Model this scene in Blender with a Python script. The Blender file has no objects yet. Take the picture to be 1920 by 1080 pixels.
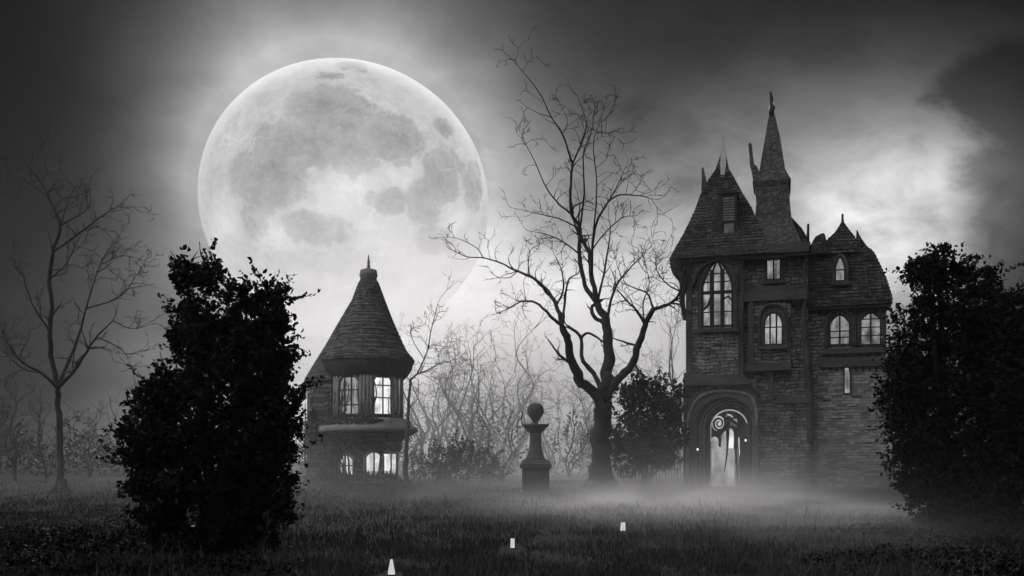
import bpy, bmesh, math, random
import numpy as np
from mathutils import Vector, Matrix, noise as mnoise

S = bpy.context.scene
COL = S.collection
PI = math.pi
F = 1663.0            # focal length in pixels of the 1920 wide photograph
CAMH = 1.5            # eye height
HOR = 860.0           # horizon row

# ------------------------------------------------------------------ camera
cd = bpy.data.cameras.new('camera')
cd.sensor_width = 36.0
cd.lens = 36.0 * F / 1920.0
cd.shift_y = (HOR - 540.0) / 1920.0
cd.clip_start = 0.1
cd.clip_end = 60000.0
cam = bpy.data.objects.new('camera', cd)
cam.location = (0, 0, CAMH)
cam.rotation_euler = (PI / 2, 0, 0)
COL.objects.link(cam)
S.camera = cam

# ------------------------------------------------------------------ render look
S.view_settings.view_transform = 'Standard'
S.view_settings.look = 'None'
S.view_settings.exposure = 0.0
S.view_settings.gamma = 1.0
S.render.engine = 'CYCLES'
S.cycles.use_denoising = True
S.cycles.max_bounces = 6
S.cycles.diffuse_bounces = 2
S.cycles.glossy_bounces = 2
S.cycles.transparent_max_bounces = 8
S.cycles.volume_bounces = 2
S.cycles.volume_step_rate = 1.0
S.cycles.volume_max_steps = 64


# ------------------------------------------------------------------ node maths
class E:
    """A node socket with arithmetic."""
    def __init__(self, nt, s):
        self.nt, self.s = nt, s

    def _op(self, op, *others, clamp=False):
        n = self.nt.nodes.new('ShaderNodeMath')
        n.operation = op
        n.use_clamp = clamp
        for i, o in enumerate((self,) + others):
            if isinstance(o, E):
                self.nt.links.new(o.s, n.inputs[i])
            else:
                n.inputs[i].default_value = float(o)
        return E(self.nt, n.outputs[0])

    def __add__(self, o): return self._op('ADD', o)
    __radd__ = __add__
    def __sub__(self, o): return self._op('SUBTRACT', o)
    def __rsub__(self, o): return (self * -1.0) + o
    def __mul__(self, o): return self._op('MULTIPLY', o)
    __rmul__ = __mul__
    def __truediv__(self, o): return self._op('DIVIDE', o)
    def pow(self, o): return self._op('POWER', o)
    def exp(self): return self._op('EXPONENT')
    def max(self, o): return self._op('MAXIMUM', o)
    def min(self, o): return self._op('MINIMUM', o)
    def abs(self): return self._op('ABSOLUTE')
    def sin(self): return self._op('SINE')
    def asin(self): return self._op('ARCSINE')
    def atan2(self, o): return self._op('ARCTAN2', o)

    def sm(self, a, b, lo=0.0, hi=1.0):
        n = self.nt.nodes.new('ShaderNodeMapRange')
        n.interpolation_type = 'SMOOTHSTEP'
        self.nt.links.new(self.s, n.inputs[0])
        for i, v in enumerate((a, b, lo, hi)):
            n.inputs[i + 1].default_value = v
        return E(self.nt, n.outputs[0])


def sep(nt, sock):
    n = nt.nodes.new('ShaderNodeSeparateXYZ')
    nt.links.new(sock, n.inputs[0])
    return [E(nt, n.outputs[i]) for i in range(3)]


def comb(nt, x, y, z):
    n = nt.nodes.new('ShaderNodeCombineXYZ')
    for i, v in enumerate((x, y, z)):
        if isinstance(v, E):
            nt.links.new(v.s, n.inputs[i])
        else:
            n.inputs[i].default_value = float(v)
    return n.outputs[0]


def noise(nt, vec, scale, detail=4.0, rough=0.55, dist=0.0):
    n = nt.nodes.new('ShaderNodeTexNoise')
    nt.links.new(vec, n.inputs['Vector'])
    n.inputs['Scale'].default_value = scale
    n.inputs['Detail'].default_value = detail
    n.inputs['Roughness'].default_value = rough
    n.inputs['Distortion'].default_value = dist
    return E(nt, n.outputs['Fac'])


def grey(nt, e, tint=(1.0, 0.975, 0.985)):
    """A value as a nearly neutral colour, a touch warm like the print."""
    return comb(nt, e * tint[0], e * tint[1], e * tint[2])


# ------------------------------------------------------------------ sky (world)
MOON_AZ, MOON_EL = math.atan((645 - 960) / F), math.atan((HOR - 380) / F * math.cos(math.atan((645 - 960) / F)))
MDIR = Vector((math.sin(MOON_AZ) * math.cos(MOON_EL), math.cos(MOON_AZ) * math.cos(MOON_EL), math.sin(MOON_EL)))
SUN_EL = math.radians(29.0)     # the moonlight comes from just over the upper limb

W = bpy.data.worlds.new('World')
S.world = W
W.use_nodes = True
nt = W.node_tree
nt.nodes.clear()
tc = nt.nodes.new('ShaderNodeTexCoord')
DV = tc.outputs['Generated']
dx, dy, dz = sep(nt, DV)
R2D = 180.0 / PI
az = dx.atan2(dy) * R2D
el = dz.max(-1.0).min(1.0).asin() * R2D


def blob(a, e, sa, se):
    p = (az - a) / sa
    q = (el - e) / se
    return (p * p * -1.0 - q * q).exp()


# slow drifting cloud structure, in direction space
cv = comb(nt, az * 0.05, el * 0.085, 3.1)
n1 = noise(nt, cv, 1.6, 5.0, 0.5, 0.35)
cv2 = comb(nt, az * 0.07 + 7.0, el * 0.1, 9.4)
n2 = noise(nt, cv2, 2.2, 7.0, 0.6, 0.6)
n3 = noise(nt, comb(nt, az * 0.06 + el * 0.03, el * 0.12, 1.7), 4.5, 7.0, 0.62, 0.5)
cloud = (n1 - 0.5) * 1.2 + (n2 - 0.5) * 1.1 + (n3 - 0.5) * 0.5
ang = (dx * MDIR.x + dy * MDIR.y + dz * MDIR.z).min(1.0)._op('ARCCOSINE') * R2D
halo = ((ang - 9.2).max(0.0) * -0.42).exp() * 0.38 + ((ang - 9.0).max(0.0) * -0.17).exp() * 0.07
halo = halo * el.sm(8.0, 21.0, 0.22, 1.0)
lum = el * 0.0 + 0.005
lum = lum + blob(-6.0, 5.0, 13.5, 9.5) * 0.56
lum = lum + blob(9.0, 9.0, 13.0, 8.5) * 0.36
lum = lum + blob(24.0, 13.5, 5.4, 4.8) * 0.62 + blob(20.0, 17.0, 9.0, 8.0) * 0.20
lum = lum + blob(14.0, 24.0, 12.0, 5.5) * 0.045
lum = lum + blob(-21.5, 12.5, 6.0, 5.0) * 0.06
lum = lum * (1.0 + cloud * 1.6).max(0.2)
halo = halo * (1.0 + cloud * 0.7).max(0.3)
# darker cloud banks: at the right edge, along the top and at the far left
edge = (n1 - 0.5) * 12.0 + (n2 - 0.5) * 10.0
bank_r = blob(29.6, 13.5, 3.0, 7.2) * 1.0 + blob(28.2, 20.5, 3.6, 1.8) * 0.9
bank_r = bank_r + (n2 - 0.5) * 1.2 + (n3 - 0.5) * 1.0
lum = lum * (1.0 - (bank_r.sm(0.22, 0.8) * az.sm(22.0, 25.5) * 0.68))
lum = lum * (el + edge * 0.8).sm(16.0, 26.5, 1.0, 0.13)
bank_l = blob(-24.5, 14.5, 5.5, 2.2) * 0.8 + blob(-30.0, 9.0, 4.0, 4.0) * 0.7
lum = lum * (1.0 - (bank_l * (1.0 + (n1 - 0.5) * 3.0)).sm(0.2, 0.9) * 0.5)
lum = lum * (az + (n1 - 0.5) * 5.0).sm(-29.0, -12.0, 0.1, 1.0) * (1.0 - (1.0 - az.sm(-24.0, -14.0)) * (1.0 - el.sm(6.0, 15.0)) * 0.75)
lum = lum + halo * az.sm(-30.0, -17.0, 0.15, 1.0)
# sky over and behind the viewer: dim, with bright patches added to light the fronts
front = az.abs().sm(38.0, 68.0, 1.0, 0.0)
back = 0.085 + blob(-112.0, 42.0, 42.0, 26.0) * 1.45 + blob(-178.0, 40.0, 20.0, 26.0) * 0.5
lum = lum * front + (1.0 - front) * back * (1.0 + cloud * 0.6) * el.sm(75.0, 88.0, 1.0, 0.2) + el.sm(34.0, 70.0) * 0.06
# a trace of the real clear sky, moon low, drained of its colour
ns = nt.nodes.new('ShaderNodeTexSky')
ns.sky_type = 'NISHITA'
ns.sun_disc = False
ns.sun_elevation = SUN_EL
ns.sun_rotation = MOON_AZ
bw = nt.nodes.new('ShaderNodeRGBToBW')
nt.links.new(ns.outputs[0], bw.inputs[0])
lum = lum + E(nt, bw.outputs[0]) * 0.0008
bg = nt.nodes.new('ShaderNodeBackground')
bg.inputs['Strength'].default_value = 1.0
nt.links.new(grey(nt, lum, (1.0, 0.985, 0.99)), bg.inputs['Color'])
wo = nt.nodes.new('ShaderNodeOutputWorld')
nt.links.new(bg.outputs[0], wo.inputs['Surface'])

# ------------------------------------------------------------------ moonlight (the one sun lamp)
sl = bpy.data.lights.new('moonlight', 'SUN')
sl.energy = 1.6
sl.angle = math.radians(3.0)
sl.color = (1.0, 0.985, 0.98)
so = bpy.data.objects.new('moonlight', sl)
sd = Vector((math.sin(MOON_AZ) * math.cos(SUN_EL), math.cos(MOON_AZ) * math.cos(SUN_EL), math.sin(SUN_EL)))
so.rotation_euler = sd.to_track_quat('Z', 'Y').to_euler()
so.location = (0, 0, 60)
COL.objects.link(so)


# ------------------------------------------------------------------ mesh helpers
def at(px, py, Y):
    return ((px - 960.0) / F * Y, CAMH - (py - HOR) / F * Y)


class MB:
    def __init__(self):
        self.v, self.f, self.sm = [], [], []

    def add(self, vs, fs, smooth=False):
        o = len(self.v)
        self.v += [tuple(p) for p in vs]
        self.f += [tuple(i + o for i in f) for f in fs]
        self.sm += [smooth] * len(fs)

    def box(self, x0, x1, y0, y1, z0, z1):
        vs = [(x, y, z) for z in (z0, z1) for y in (y0, y1) for x in (x0, x1)]
        self.add(vs, [(0, 2, 3, 1), (4, 5, 7, 6), (0, 1, 5, 4), (2, 6, 7, 3), (0, 4, 6, 2), (1, 3, 7, 5)])

    def prism(self, pts, y0, y1):
        """outline in x,z pulled from y0 (front) to y1"""
        n = len(pts)
        a = sum(pts[i][0] * pts[(i + 1) % n][1] - pts[(i + 1) % n][0] * pts[i][1] for i in range(n))
        if a < 0:
            pts = pts[::-1]
        vs = [(x, y0, z) for x, z in pts] + [(x, y1, z) for x, z in pts]
        fs = [tuple(range(n)), tuple(range(2 * n - 1, n - 1, -1))]
        fs += [(i, i + n, (i + 1) % n + n, (i + 1) % n) for i in range(n)]
        self.add(vs, fs)

    def arch_ring(self, pin, pout, y0, y1):
        """band between two open outlines of equal length (inner, outer), y0 front"""
        n = len(pin)
        vs = [(x, y0, z) for x, z in pin] + [(x, y0, z) for x, z in pout]
        vs += [(x, y1, z) for x, z in pin] + [(x, y1, z) for x, z in pout]
        fs = []
        for i in range(n - 1):
            fs.append((i, i + 1, n + i + 1, n + i))
            fs.append((i, 2 * n + i, 2 * n + i + 1, i + 1))
            fs.append((n + i, n + i + 1, 3 * n + i + 1, 3 * n + i))
        fs += [(0, n, 3 * n, 2 * n), (n - 1, 3 * n - 1, 4 * n - 1, 2 * n - 1)]
        self.add(vs, fs)

    def loft(self, rings, cap=True, smooth=False, closed=True):
        n = len(rings[0])
        vs = [p for r in rings for p in r]
        fs = []
        for k in range(len(rings) - 1):
            for i in range(n if closed else n - 1):
                j = (i + 1) % n
                fs.append((k * n + i, k * n + j, (k + 1) * n + j, (k + 1) * n + i))
        if cap:
            fs.append(tuple(range(n - 1, -1, -1)))
            fs.append(tuple(range((len(rings) - 1) * n, len(rings) * n)))
        self.add(vs, fs, smooth)

    def rects(self, levels):
        """stack of rectangles (x0,x1,y0,y1,z)"""
        self.loft([[(a, c, z), (b, c, z), (b, d, z), (a, d, z)] for a, b, c, d, z in levels])

    def stepped(self, levels, row=0.20, lip=0.045):
        """rectangular roof laid in courses, each lapping over the one below"""
        L = sorted(levels, key=lambda v: v[4])
        z0, z1 = L[0][4], L[-1][4]
        def cut(z):
            for p, r in zip(L, L[1:]):
                if z <= r[4] or r is L[-1]:
                    s_ = (z - p[4]) / max(r[4] - p[4], 1e-6)
                    return [p[i] + (r[i] - p[i]) * s_ for i in range(4)]
        n = max(2, int((z1 - z0) / row))
        out_ = []
        for k in range(n):
            za, zb_ = z0 + (z1 - z0) * k / n, z0 + (z1 - z0) * (k + 1) / n
            a = cut(za)
            l_ = lip * min(1.0, (a[1] - a[0]) / 1.2)
            l2 = l_ * (0.6 + 0.8 * abs(mnoise.noise(Vector((k * 1.7, z0, 2.0)))))
            out_.append((a[0] - l2, a[1] + l_, a[2] - l2, a[3] + l_, za))
            b = cut(zb_)
            out_.append((b[0], b[1], b[2], b[3], zb_ - 0.006))
        self.rects(out_)

    def lathe(self, prof, cx, cy, n=32, a0=0.0, a1=2 * PI, smooth=True, wob=0.0, seed=0):
        full = abs(a1 - a0 - 2 * PI) < 1e-6
        m = n if full else n + 1
        rings = []
        for r, z in prof:
            ring = []
            for i in range(m):
                a = a0 + (a1 - a0) * i / n
                w = 1.0
                if wob:
                    w += wob * (mnoise.noise(Vector((math.cos(a) * 2, math.sin(a) * 2, z * 0.7 + seed))))
                ring.append((cx + r * w * math.cos(a), cy + r * w * math.sin(a), z))
            rings.append(ring)
        self.loft(rings, cap=full, smooth=smooth, closed=full)

    def tube(self, pts, rad, sides=6, smooth=True):
        pts = [Vector(p) for p in pts]
        n = len(pts)
        if n < 2:
            return
        if not hasattr(rad, '__len__'):
            rad = [rad] * n
        t = (pts[1] - pts[0]).normalized()
        up = Vector((0, 0, 1)) if abs(t.z) < 0.9 else Vector((1, 0, 0))
        u = t.cross(up).normalized()
        rings = []
        for i in range(n):
            if i == 0:
                tt = pts[1] - pts[0]
            elif i == n - 1:
                tt = pts[i] - pts[i - 1]
            else:
                tt = pts[i + 1] - pts[i - 1]
            if tt.length < 1e-9:
                tt = t
            t = tt.normalized()
            u = (u - t * u.dot(t))
            if u.length < 1e-6:
                u = t.orthogonal()
            u.normalize()
            w = t.cross(u)
            rings.append([pts[i] + (u * math.cos(a) + w * math.sin(a)) * rad[i]
                          for a in (2 * PI * k / sides for k in range(sides))])
        self.loft(rings, True, smooth)

    def build(self, name, mat, parent=None, off=(0, 0, 0)):
        me = bpy.data.meshes.new(name)
        ox, oy, oz = off
        me.from_pydata([(x - ox, y - oy, z - oz) for x, y, z in self.v], [], self.f)
        me.polygons.foreach_set('use_smooth', self.sm)
        me.materials.append(mat)
        me.update()
        o = bpy.data.objects.new(name, me)
        COL.objects.link(o)
        if parent is not None:
            o.parent = parent
        else:
            o.location = off
        return o


def np_mesh(name, verts, faces, mat, parent=None, loc=None, smooth=False):
    """verts (n,3), faces (m,k) of equal k"""
    me = bpy.data.meshes.new(name)
    n, m, k = len(verts), len(faces), faces.shape[1]
    me.vertices.add(n)
    me.vertices.foreach_set('co', verts.astype(np.float32).ravel())
    me.loops.add(m * k)
    me.loops.foreach_set('vertex_index', faces.astype(np.int32).ravel())
    me.polygons.add(m)
    me.polygons.foreach_set('loop_start', np.arange(0, m * k, k, dtype=np.int32))
    me.polygons.foreach_set('loop_total', np.full(m, k, dtype=np.int32))
    if smooth:
        me.polygons.foreach_set('use_smooth', np.ones(m, dtype=bool))
    me.materials.append(mat)
    me.update(calc_edges=True)
    o = bpy.data.objects.new(name, me)
    COL.objects.link(o)
    if parent is not None:
        o.parent = parent
    if loc is not None:
        o.location = loc
    return o


def tag(o, label=None, cat=None, group=None, kind=None):
    if label: o['label'] = label
    if cat: o['category'] = cat
    if group: o['group'] = group
    if kind: o['kind'] = kind
    return o


def empty(name, loc, rz=0.0):
    o = bpy.data.objects.new(name, None)
    o.location = loc
    o.rotation_euler = (0, 0, rz)
    o.empty_display_size = 0.3
    COL.objects.link(o)
    return o


# ------------------------------------------------------------------ materials
def newmat(name):
    m = bpy.data.materials.new(name)
    m.use_nodes = True
    t = m.node_tree
    t.nodes.clear()
    out = t.nodes.new('ShaderNodeOutputMaterial')
    return m, t, out


def bsdf(t, out, col, rough=0.85, spec=0.3):
    b = t.nodes.new('ShaderNodeBsdfPrincipled')
    t.links.new(col, b.inputs['Base Color'])
    b.inputs['Roughness'].default_value = rough
    b.inputs['Specular IOR Level'].default_value = spec
    t.links.new(b.outputs[0], out.inputs['Surface'])
    return b


def bump(t, b, h, strength, dist):
    n = t.nodes.new('ShaderNodeBump')
    n.inputs['Strength'].default_value = strength
    n.inputs['Distance'].default_value = dist
    t.links.new(h.s, n.inputs['Height'])
    t.links.new(n.outputs[0], b.inputs['Normal'])


def objco(t):
    return t.nodes.new('ShaderNodeTexCoord').outputs['Object']


def rough_mat(name, base, var=0.4, scale=2.0, rough=0.9, bstr=0.5, bdist=0.05, spec=0.2, stretch=(1, 1, 1)):
    m, t, out = newmat(name)
    x, y, z = sep(t, objco(t))
    vec = comb(t, x * stretch[0], y * stretch[1], z * stretch[2])
    a = noise(t, vec, scale, 5, 0.6)
    b2 = noise(t, vec, scale * 6.0, 4, 0.6)
    v = ((a - 0.5) * 2.0 * var + (b2 - 0.5) * var + 1.0).max(0.15) * base
    b = bsdf(t, out, grey(t, v), rough, spec)
    bump(t, b, a * 0.5 + b2 * 0.5, bstr, bdist)
    return m


def course_mat(name, base, row, width, var=0.55, mortar=0.12, bstr=1.0, bdist=0.10, wobble=0.12, radial=None):
    """bricks or shingles: rows in local x,z, uneven and stained"""
    m, t, out = newmat(name)
    oc = objco(t)
    x, y, z = sep(t, oc)
    w1 = noise(t, oc, 0.9, 3, 0.5) - 0.5
    w2 = noise(t, oc, 2.6, 3, 0.6) - 0.5
    if radial:
        u = (x - radial[0]).atan2(y - radial[1]) * radial[2]
    else:
        u = x + y * 0.77
    vec = comb(t, u + w2 * wobble * 2.0, z + (w1 * 2.2 + w2) * wobble, 0.0)
    br = t.nodes.new('ShaderNodeTexBrick')
    t.links.new(vec, br.inputs['Vector'])
    br.inputs['Color1'].default_value = (1, 1, 1, 1)
    br.inputs['Color2'].default_value = (0.32, 0.32, 0.32, 1)
    br.inputs['Mortar'].default_value = (mortar, mortar, mortar, 1)
    br.inputs['Scale'].default_value = 1.0
    br.inputs['Mortar Size'].default_value = row * 0.11
    br.inputs['Mortar Smooth'].default_value = 0.4
    br.inputs['Bias'].default_value = -0.1
    br.inputs['Brick Width'].default_value = width
    br.inputs['Row Height'].default_value = row
    br.squash_frequency = 3
    br.squash = 0.8
    c = t.nodes.new('ShaderNodeRGBToBW')
    t.links.new(br.outputs['Color'], c.inputs[0])
    bv = E(t, c.outputs[0])
    big = noise(t, oc, 0.45, 5, 0.65)
    fine = noise(t, oc, 9.0, 4, 0.6)
    streak = noise(t, comb(t, x * 2.0, y * 2.0, z * 0.25), 1.0, 4, 0.6)
    v = bv * (1.0 + (big - 0.5) * 2.6 * var + (fine - 0.5) * 2.2 * var + (streak - 0.5) * 1.6 * var).max(0.15) * base
    b = bsdf(t, out, grey(t, v), 0.9, 0.2)
    bump(t, b, (1.0 - E(t, br.outputs['Fac'])) * 0.7 + fine * 0.5 + bv * 0.25, bstr, bdist)
    return m


def stone_mat(name, base, scale):
    m, t, out = newmat(name)
    oc = objco(t)
    x, y, z = sep(t, oc)
    w = noise(t, oc, 1.5, 3) - 0.5
    vec = comb(t, x + w * 0.5, y, z * 1.15 + w * 0.4)
    vo = t.nodes.new('ShaderNodeTexVoronoi')
    vo.feature = 'DISTANCE_TO_EDGE'
    vo.inputs['Scale'].default_value = scale
    t.links.new(vec, vo.inputs['Vector'])
    d = E(t, vo.outputs['Distance']).sm(0.0, 0.14)
    vc = t.nodes.new('ShaderNodeTexVoronoi')
    vc.inputs['Scale'].default_value = scale
    t.links.new(vec, vc.inputs['Vector'])
    c = t.nodes.new('ShaderNodeRGBToBW')
    t.links.new(vc.outputs['Color'], c.inputs[0])
    fine = noise(t, oc, 8.0, 5, 0.6)
    v = (0.72 + d * 0.28) * (0.75 + E(t, c.outputs[0]) * 0.5) * (0.5 + fine) * base
    b = bsdf(t, out, grey(t, v), 0.92, 0.2)
    bump(t, b, d * 0.7 + fine * 0.5, 0.9, 0.07)
    return m


def glow_mat(name, lo, hi, fold=6.0, seed=0.0, topdark=0.0):
    """lit room behind old glass and drapes: uneven warm-white light"""
    m, t, out = newmat(name)
    oc = objco(t)
    x, y, z = sep(t, oc)
    a = noise(t, comb(t, x * fold, seed, z * 0.7), 1.0, 3, 0.5, 0.4)
    b = noise(t, comb(t, x + seed, 2.0, z), 1.1, 4, 0.6, 0.5)
    v = ((a * 0.9 + b * 1.1) - 0.72).sm(0.0, 0.55) * (hi - lo) + lo
    e = t.nodes.new('ShaderNodeEmission')
    t.links.new(grey(t, v, (1.0, 0.985, 0.975)), e.inputs['Color'])
    e.inputs['Strength'].default_value = 1.0
    t.links.new(e.outputs[0], out.inputs['Surface'])
    return m


def leaf_mat(name, base, gloss=0.35):
    m, t, out = newmat(name)
    oc = objco(t)
    a = noise(t, oc, 1.3, 3)
    f = noise(t, oc, 14.0, 2)
    v = (0.35 + a * 0.9 + (f - 0.5) * 1.1).max(0.15) * base
    b = bsdf(t, out, grey(t, v), 0.6, gloss)
    return m


M = {}
M['brick'] = course_mat('old_brick', 0.36, 0.19, 0.50, var=0.9, wobble=0.17)
M['brick_lit'] = course_mat('lit_brick', 0.5, 0.15, 0.46, var=0.35, mortar=0.5, wobble=0.06)  # paler copy of the brick: light on the lower wing wall put into the colour
M['shingle'] = course_mat('roof_shingle', 0.12, 0.17, 0.36, var=0.75, wobble=0.12, bdist=0.08)
M['stone'] = stone_mat('rubble_stone', 0.14, 2.9)
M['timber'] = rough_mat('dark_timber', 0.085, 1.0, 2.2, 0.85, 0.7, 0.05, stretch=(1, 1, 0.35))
M['timber_h'] = rough_mat('dark_timber_board', 0.10, 1.0, 2.2, 0.85, 0.7, 0.05, stretch=(0.3, 1, 1))
M['plaster'] = rough_mat('stained_render', 0.13, 1.0, 1.6, 0.95, 0.8, 0.06)
M['iron'] = rough_mat('black_iron', 0.02, 0.4, 5.0, 0.5, 0.3, 0.01, spec=0.4)
M['lead'] = rough_mat('pale_lead', 0.55, 0.5, 2.0, 0.6, 0.3, 0.02, spec=0.4)
M['pale_stone'] = rough_mat('worn_pale_stone', 0.30, 0.9, 3.0, 0.9, 0.8, 0.04)
M['bark'] = rough_mat('dead_bark', 0.065, 0.6, 2.2, 0.95, 1.0, 0.08, stretch=(1, 1, 0.3))
M['bark_grey'] = rough_mat('pale_dead_bark', 0.06, 0.5, 2.2, 0.95, 0.8, 0.06, stretch=(1, 1, 0.3))
M['monument'] = rough_mat('weathered_stone', 0.11, 0.6, 2.4, 0.9, 0.8, 0.05)
M['slate'] = course_mat('tower_slate', 0.24, 0.24, 0.6, var=0.4, wobble=0.10)
M['tower_wall'] = course_mat('tower_stone', 0.20, 0.30, 0.7, var=0.5, wobble=0.2)
M['tower_trim'] = rough_mat('tower_trim', 0.36, 0.5, 1.5, 0.9, 0.6, 0.05)
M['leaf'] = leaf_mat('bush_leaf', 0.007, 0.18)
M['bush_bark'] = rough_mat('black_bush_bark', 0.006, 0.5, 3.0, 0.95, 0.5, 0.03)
M['ivy'] = leaf_mat('shade_ivy_leaf', 0.004, 0.04)  # near black, so the added leaves darken the ground like shade
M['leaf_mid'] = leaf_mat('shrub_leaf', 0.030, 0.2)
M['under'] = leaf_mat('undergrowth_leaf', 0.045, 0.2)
M['grass'] = leaf_mat('grass_blade', 0.07, 0.15)
M['window'] = glow_mat('lit_window', 0.06, 0.46, 3.2, 1.0)
M['window_dim'] = glow_mat('dim_lit_window', 0.05, 0.36, 2.6, 5.0)
M['window_hot'] = glow_mat('bright_lit_window', 0.45, 1.1, 2.6, 2.0)
M['doorgrey'] = glow_mat('dim_doorway', 0.07, 0.22, 2.0, 3.0)
M['doorglow'] = glow_mat('lit_doorway', 0.16, 0.50, 1.8, 8.0)


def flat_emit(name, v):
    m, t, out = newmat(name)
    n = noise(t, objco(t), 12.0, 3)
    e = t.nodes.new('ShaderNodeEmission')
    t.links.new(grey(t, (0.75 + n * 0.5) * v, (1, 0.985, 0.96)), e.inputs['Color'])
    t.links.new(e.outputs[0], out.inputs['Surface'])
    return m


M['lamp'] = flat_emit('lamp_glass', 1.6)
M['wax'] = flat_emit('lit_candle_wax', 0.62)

# ------------------------------------------------------------------ ground
m, t, out = newmat('turf_soil')
oc = objco(t)
a = noise(t, oc, 0.25, 6, 0.6)
b_ = noise(t, oc, 5.0, 5, 0.6)
v = (0.3 + a * 0.8 + b_ * 0.6) * 0.035
bb = bsdf(t, out, grey(t, v), 1.0, 0.05)
bump(t, bb, b_, 1.0, 0.08)
M['soil'] = m


def gz(x, y):
    return 0.10 * mnoise.noise(Vector((x * 0.13, y * 0.13, 0.3))) + 0.05 * mnoise.noise(Vector((x * 0.5, y * 0.5, 4.3)))


xs = sorted(set([-6000, -2500, -1000, -400, -200, -120] + [i * 1.0 for i in range(-70, 71)] + [120, 200, 400, 1000, 2500, 6000]))
ys = sorted(set([-3000, -800, -200, -60, -20] + [i * 1.0 for i in range(-8, 121)] + [150, 200, 300, 600, 1500, 6000]))
gv = [(x, y, gz(x, y) * (1.0 if abs(x) < 71 and -9 < y < 121 else 0.0)) for y in ys for x in xs]
nx = len(xs)
gf = [(j * nx + i, j * nx + i + 1, (j + 1) * nx + i + 1, (j + 1) * nx + i) for j in range(len(ys) - 1) for i in range(nx - 1)]
g = MB()
g.add(gv, gf, True)
tag(g.build('ground', M['soil']), kind='structure')

# grass blades over the lawn
rng = np.random.default_rng(5)


CANDLES = []
for px_, pb_ in ((734, 1082), (961, 1030), (1168, 996)):
    yy_ = CAMH * F / (pb_ - HOR)
    CANDLES.append(((px_ - 960) / F * yy_, yy_))


def grass(n, y0, y1, seed):
    r = np.random.default_rng(seed)
    tt = r.uniform(1 / y1, 1 / y0, n)
    Y = 1 / tt
    X = r.uniform(-0.66, 0.66, n) * Y
    cl = np.array([mnoise.noise(Vector((x * 0.7, y * 0.7, 1.0))) + 0.6 * mnoise.noise(Vector((x * 2.3, y * 2.3, 7.0))) for x, y in zip(X, Y)])
    keep = r.uniform(-0.9, 0.55, n) < cl
    for cx_, cy_ in CANDLES:      # trodden flat round each candle
        keep &= ((X - cx_) ** 2 / 0.05 + (Y - cy_ + 0.45) ** 2 / 0.5) > 1.0
    X, Y, cl = X[keep], Y[keep], cl[keep]
    n = len(X)
    Z = np.array([gz(x, y) for x, y in zip(X, Y)]) - 0.02
    h = (0.06 + 0.09 * r.random(n)) * (1.0 + 0.5 * cl) * np.where((r.random(n) > 0.93) & (cl > 0.25), 2.3, 1.0)
    wd = (0.003 + 0.0004 * Y) * r.uniform(0.7, 1.4, n)
    a = r.uniform(0, 2 * PI, n)
    ux, uy = np.cos(a), np.sin(a)
    la = r.uniform(0, 2 * PI, n)
    ln = h * r.uniform(0.05, 0.6, n)
    lx, ly = np.cos(la) * ln, np.sin(la) * ln
    P = np.zeros((n, 5, 3))
    for k, (s, f, wf) in enumerate(((-1, 0, 1), (1, 0, 1), (1, 0.55, 0.75), (-1, 0.55, 0.75), (0, 1.0, 0))):
        P[:, k, 0] = X + ux * wd * s * wf + lx * f * f
        P[:, k, 1] = Y + uy * wd * s * wf + ly * f * f
        P[:, k, 2] = Z + h * f
    base = np.arange(n)[:, None] * 5
    tri = np.concatenate([base + np.array([[0, 1, 2]]), base + np.array([[0, 2, 3]]), base + np.array([[3, 2, 4]])])
    return P.reshape(-1, 3), tri


gp, gt = grass(190000, 7.0, 58.0, 3)
tag(np_mesh('grass', gp, gt, M['grass']), kind='stuff', label='unmown dark grass of the misty lawn', cat='grass')


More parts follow.
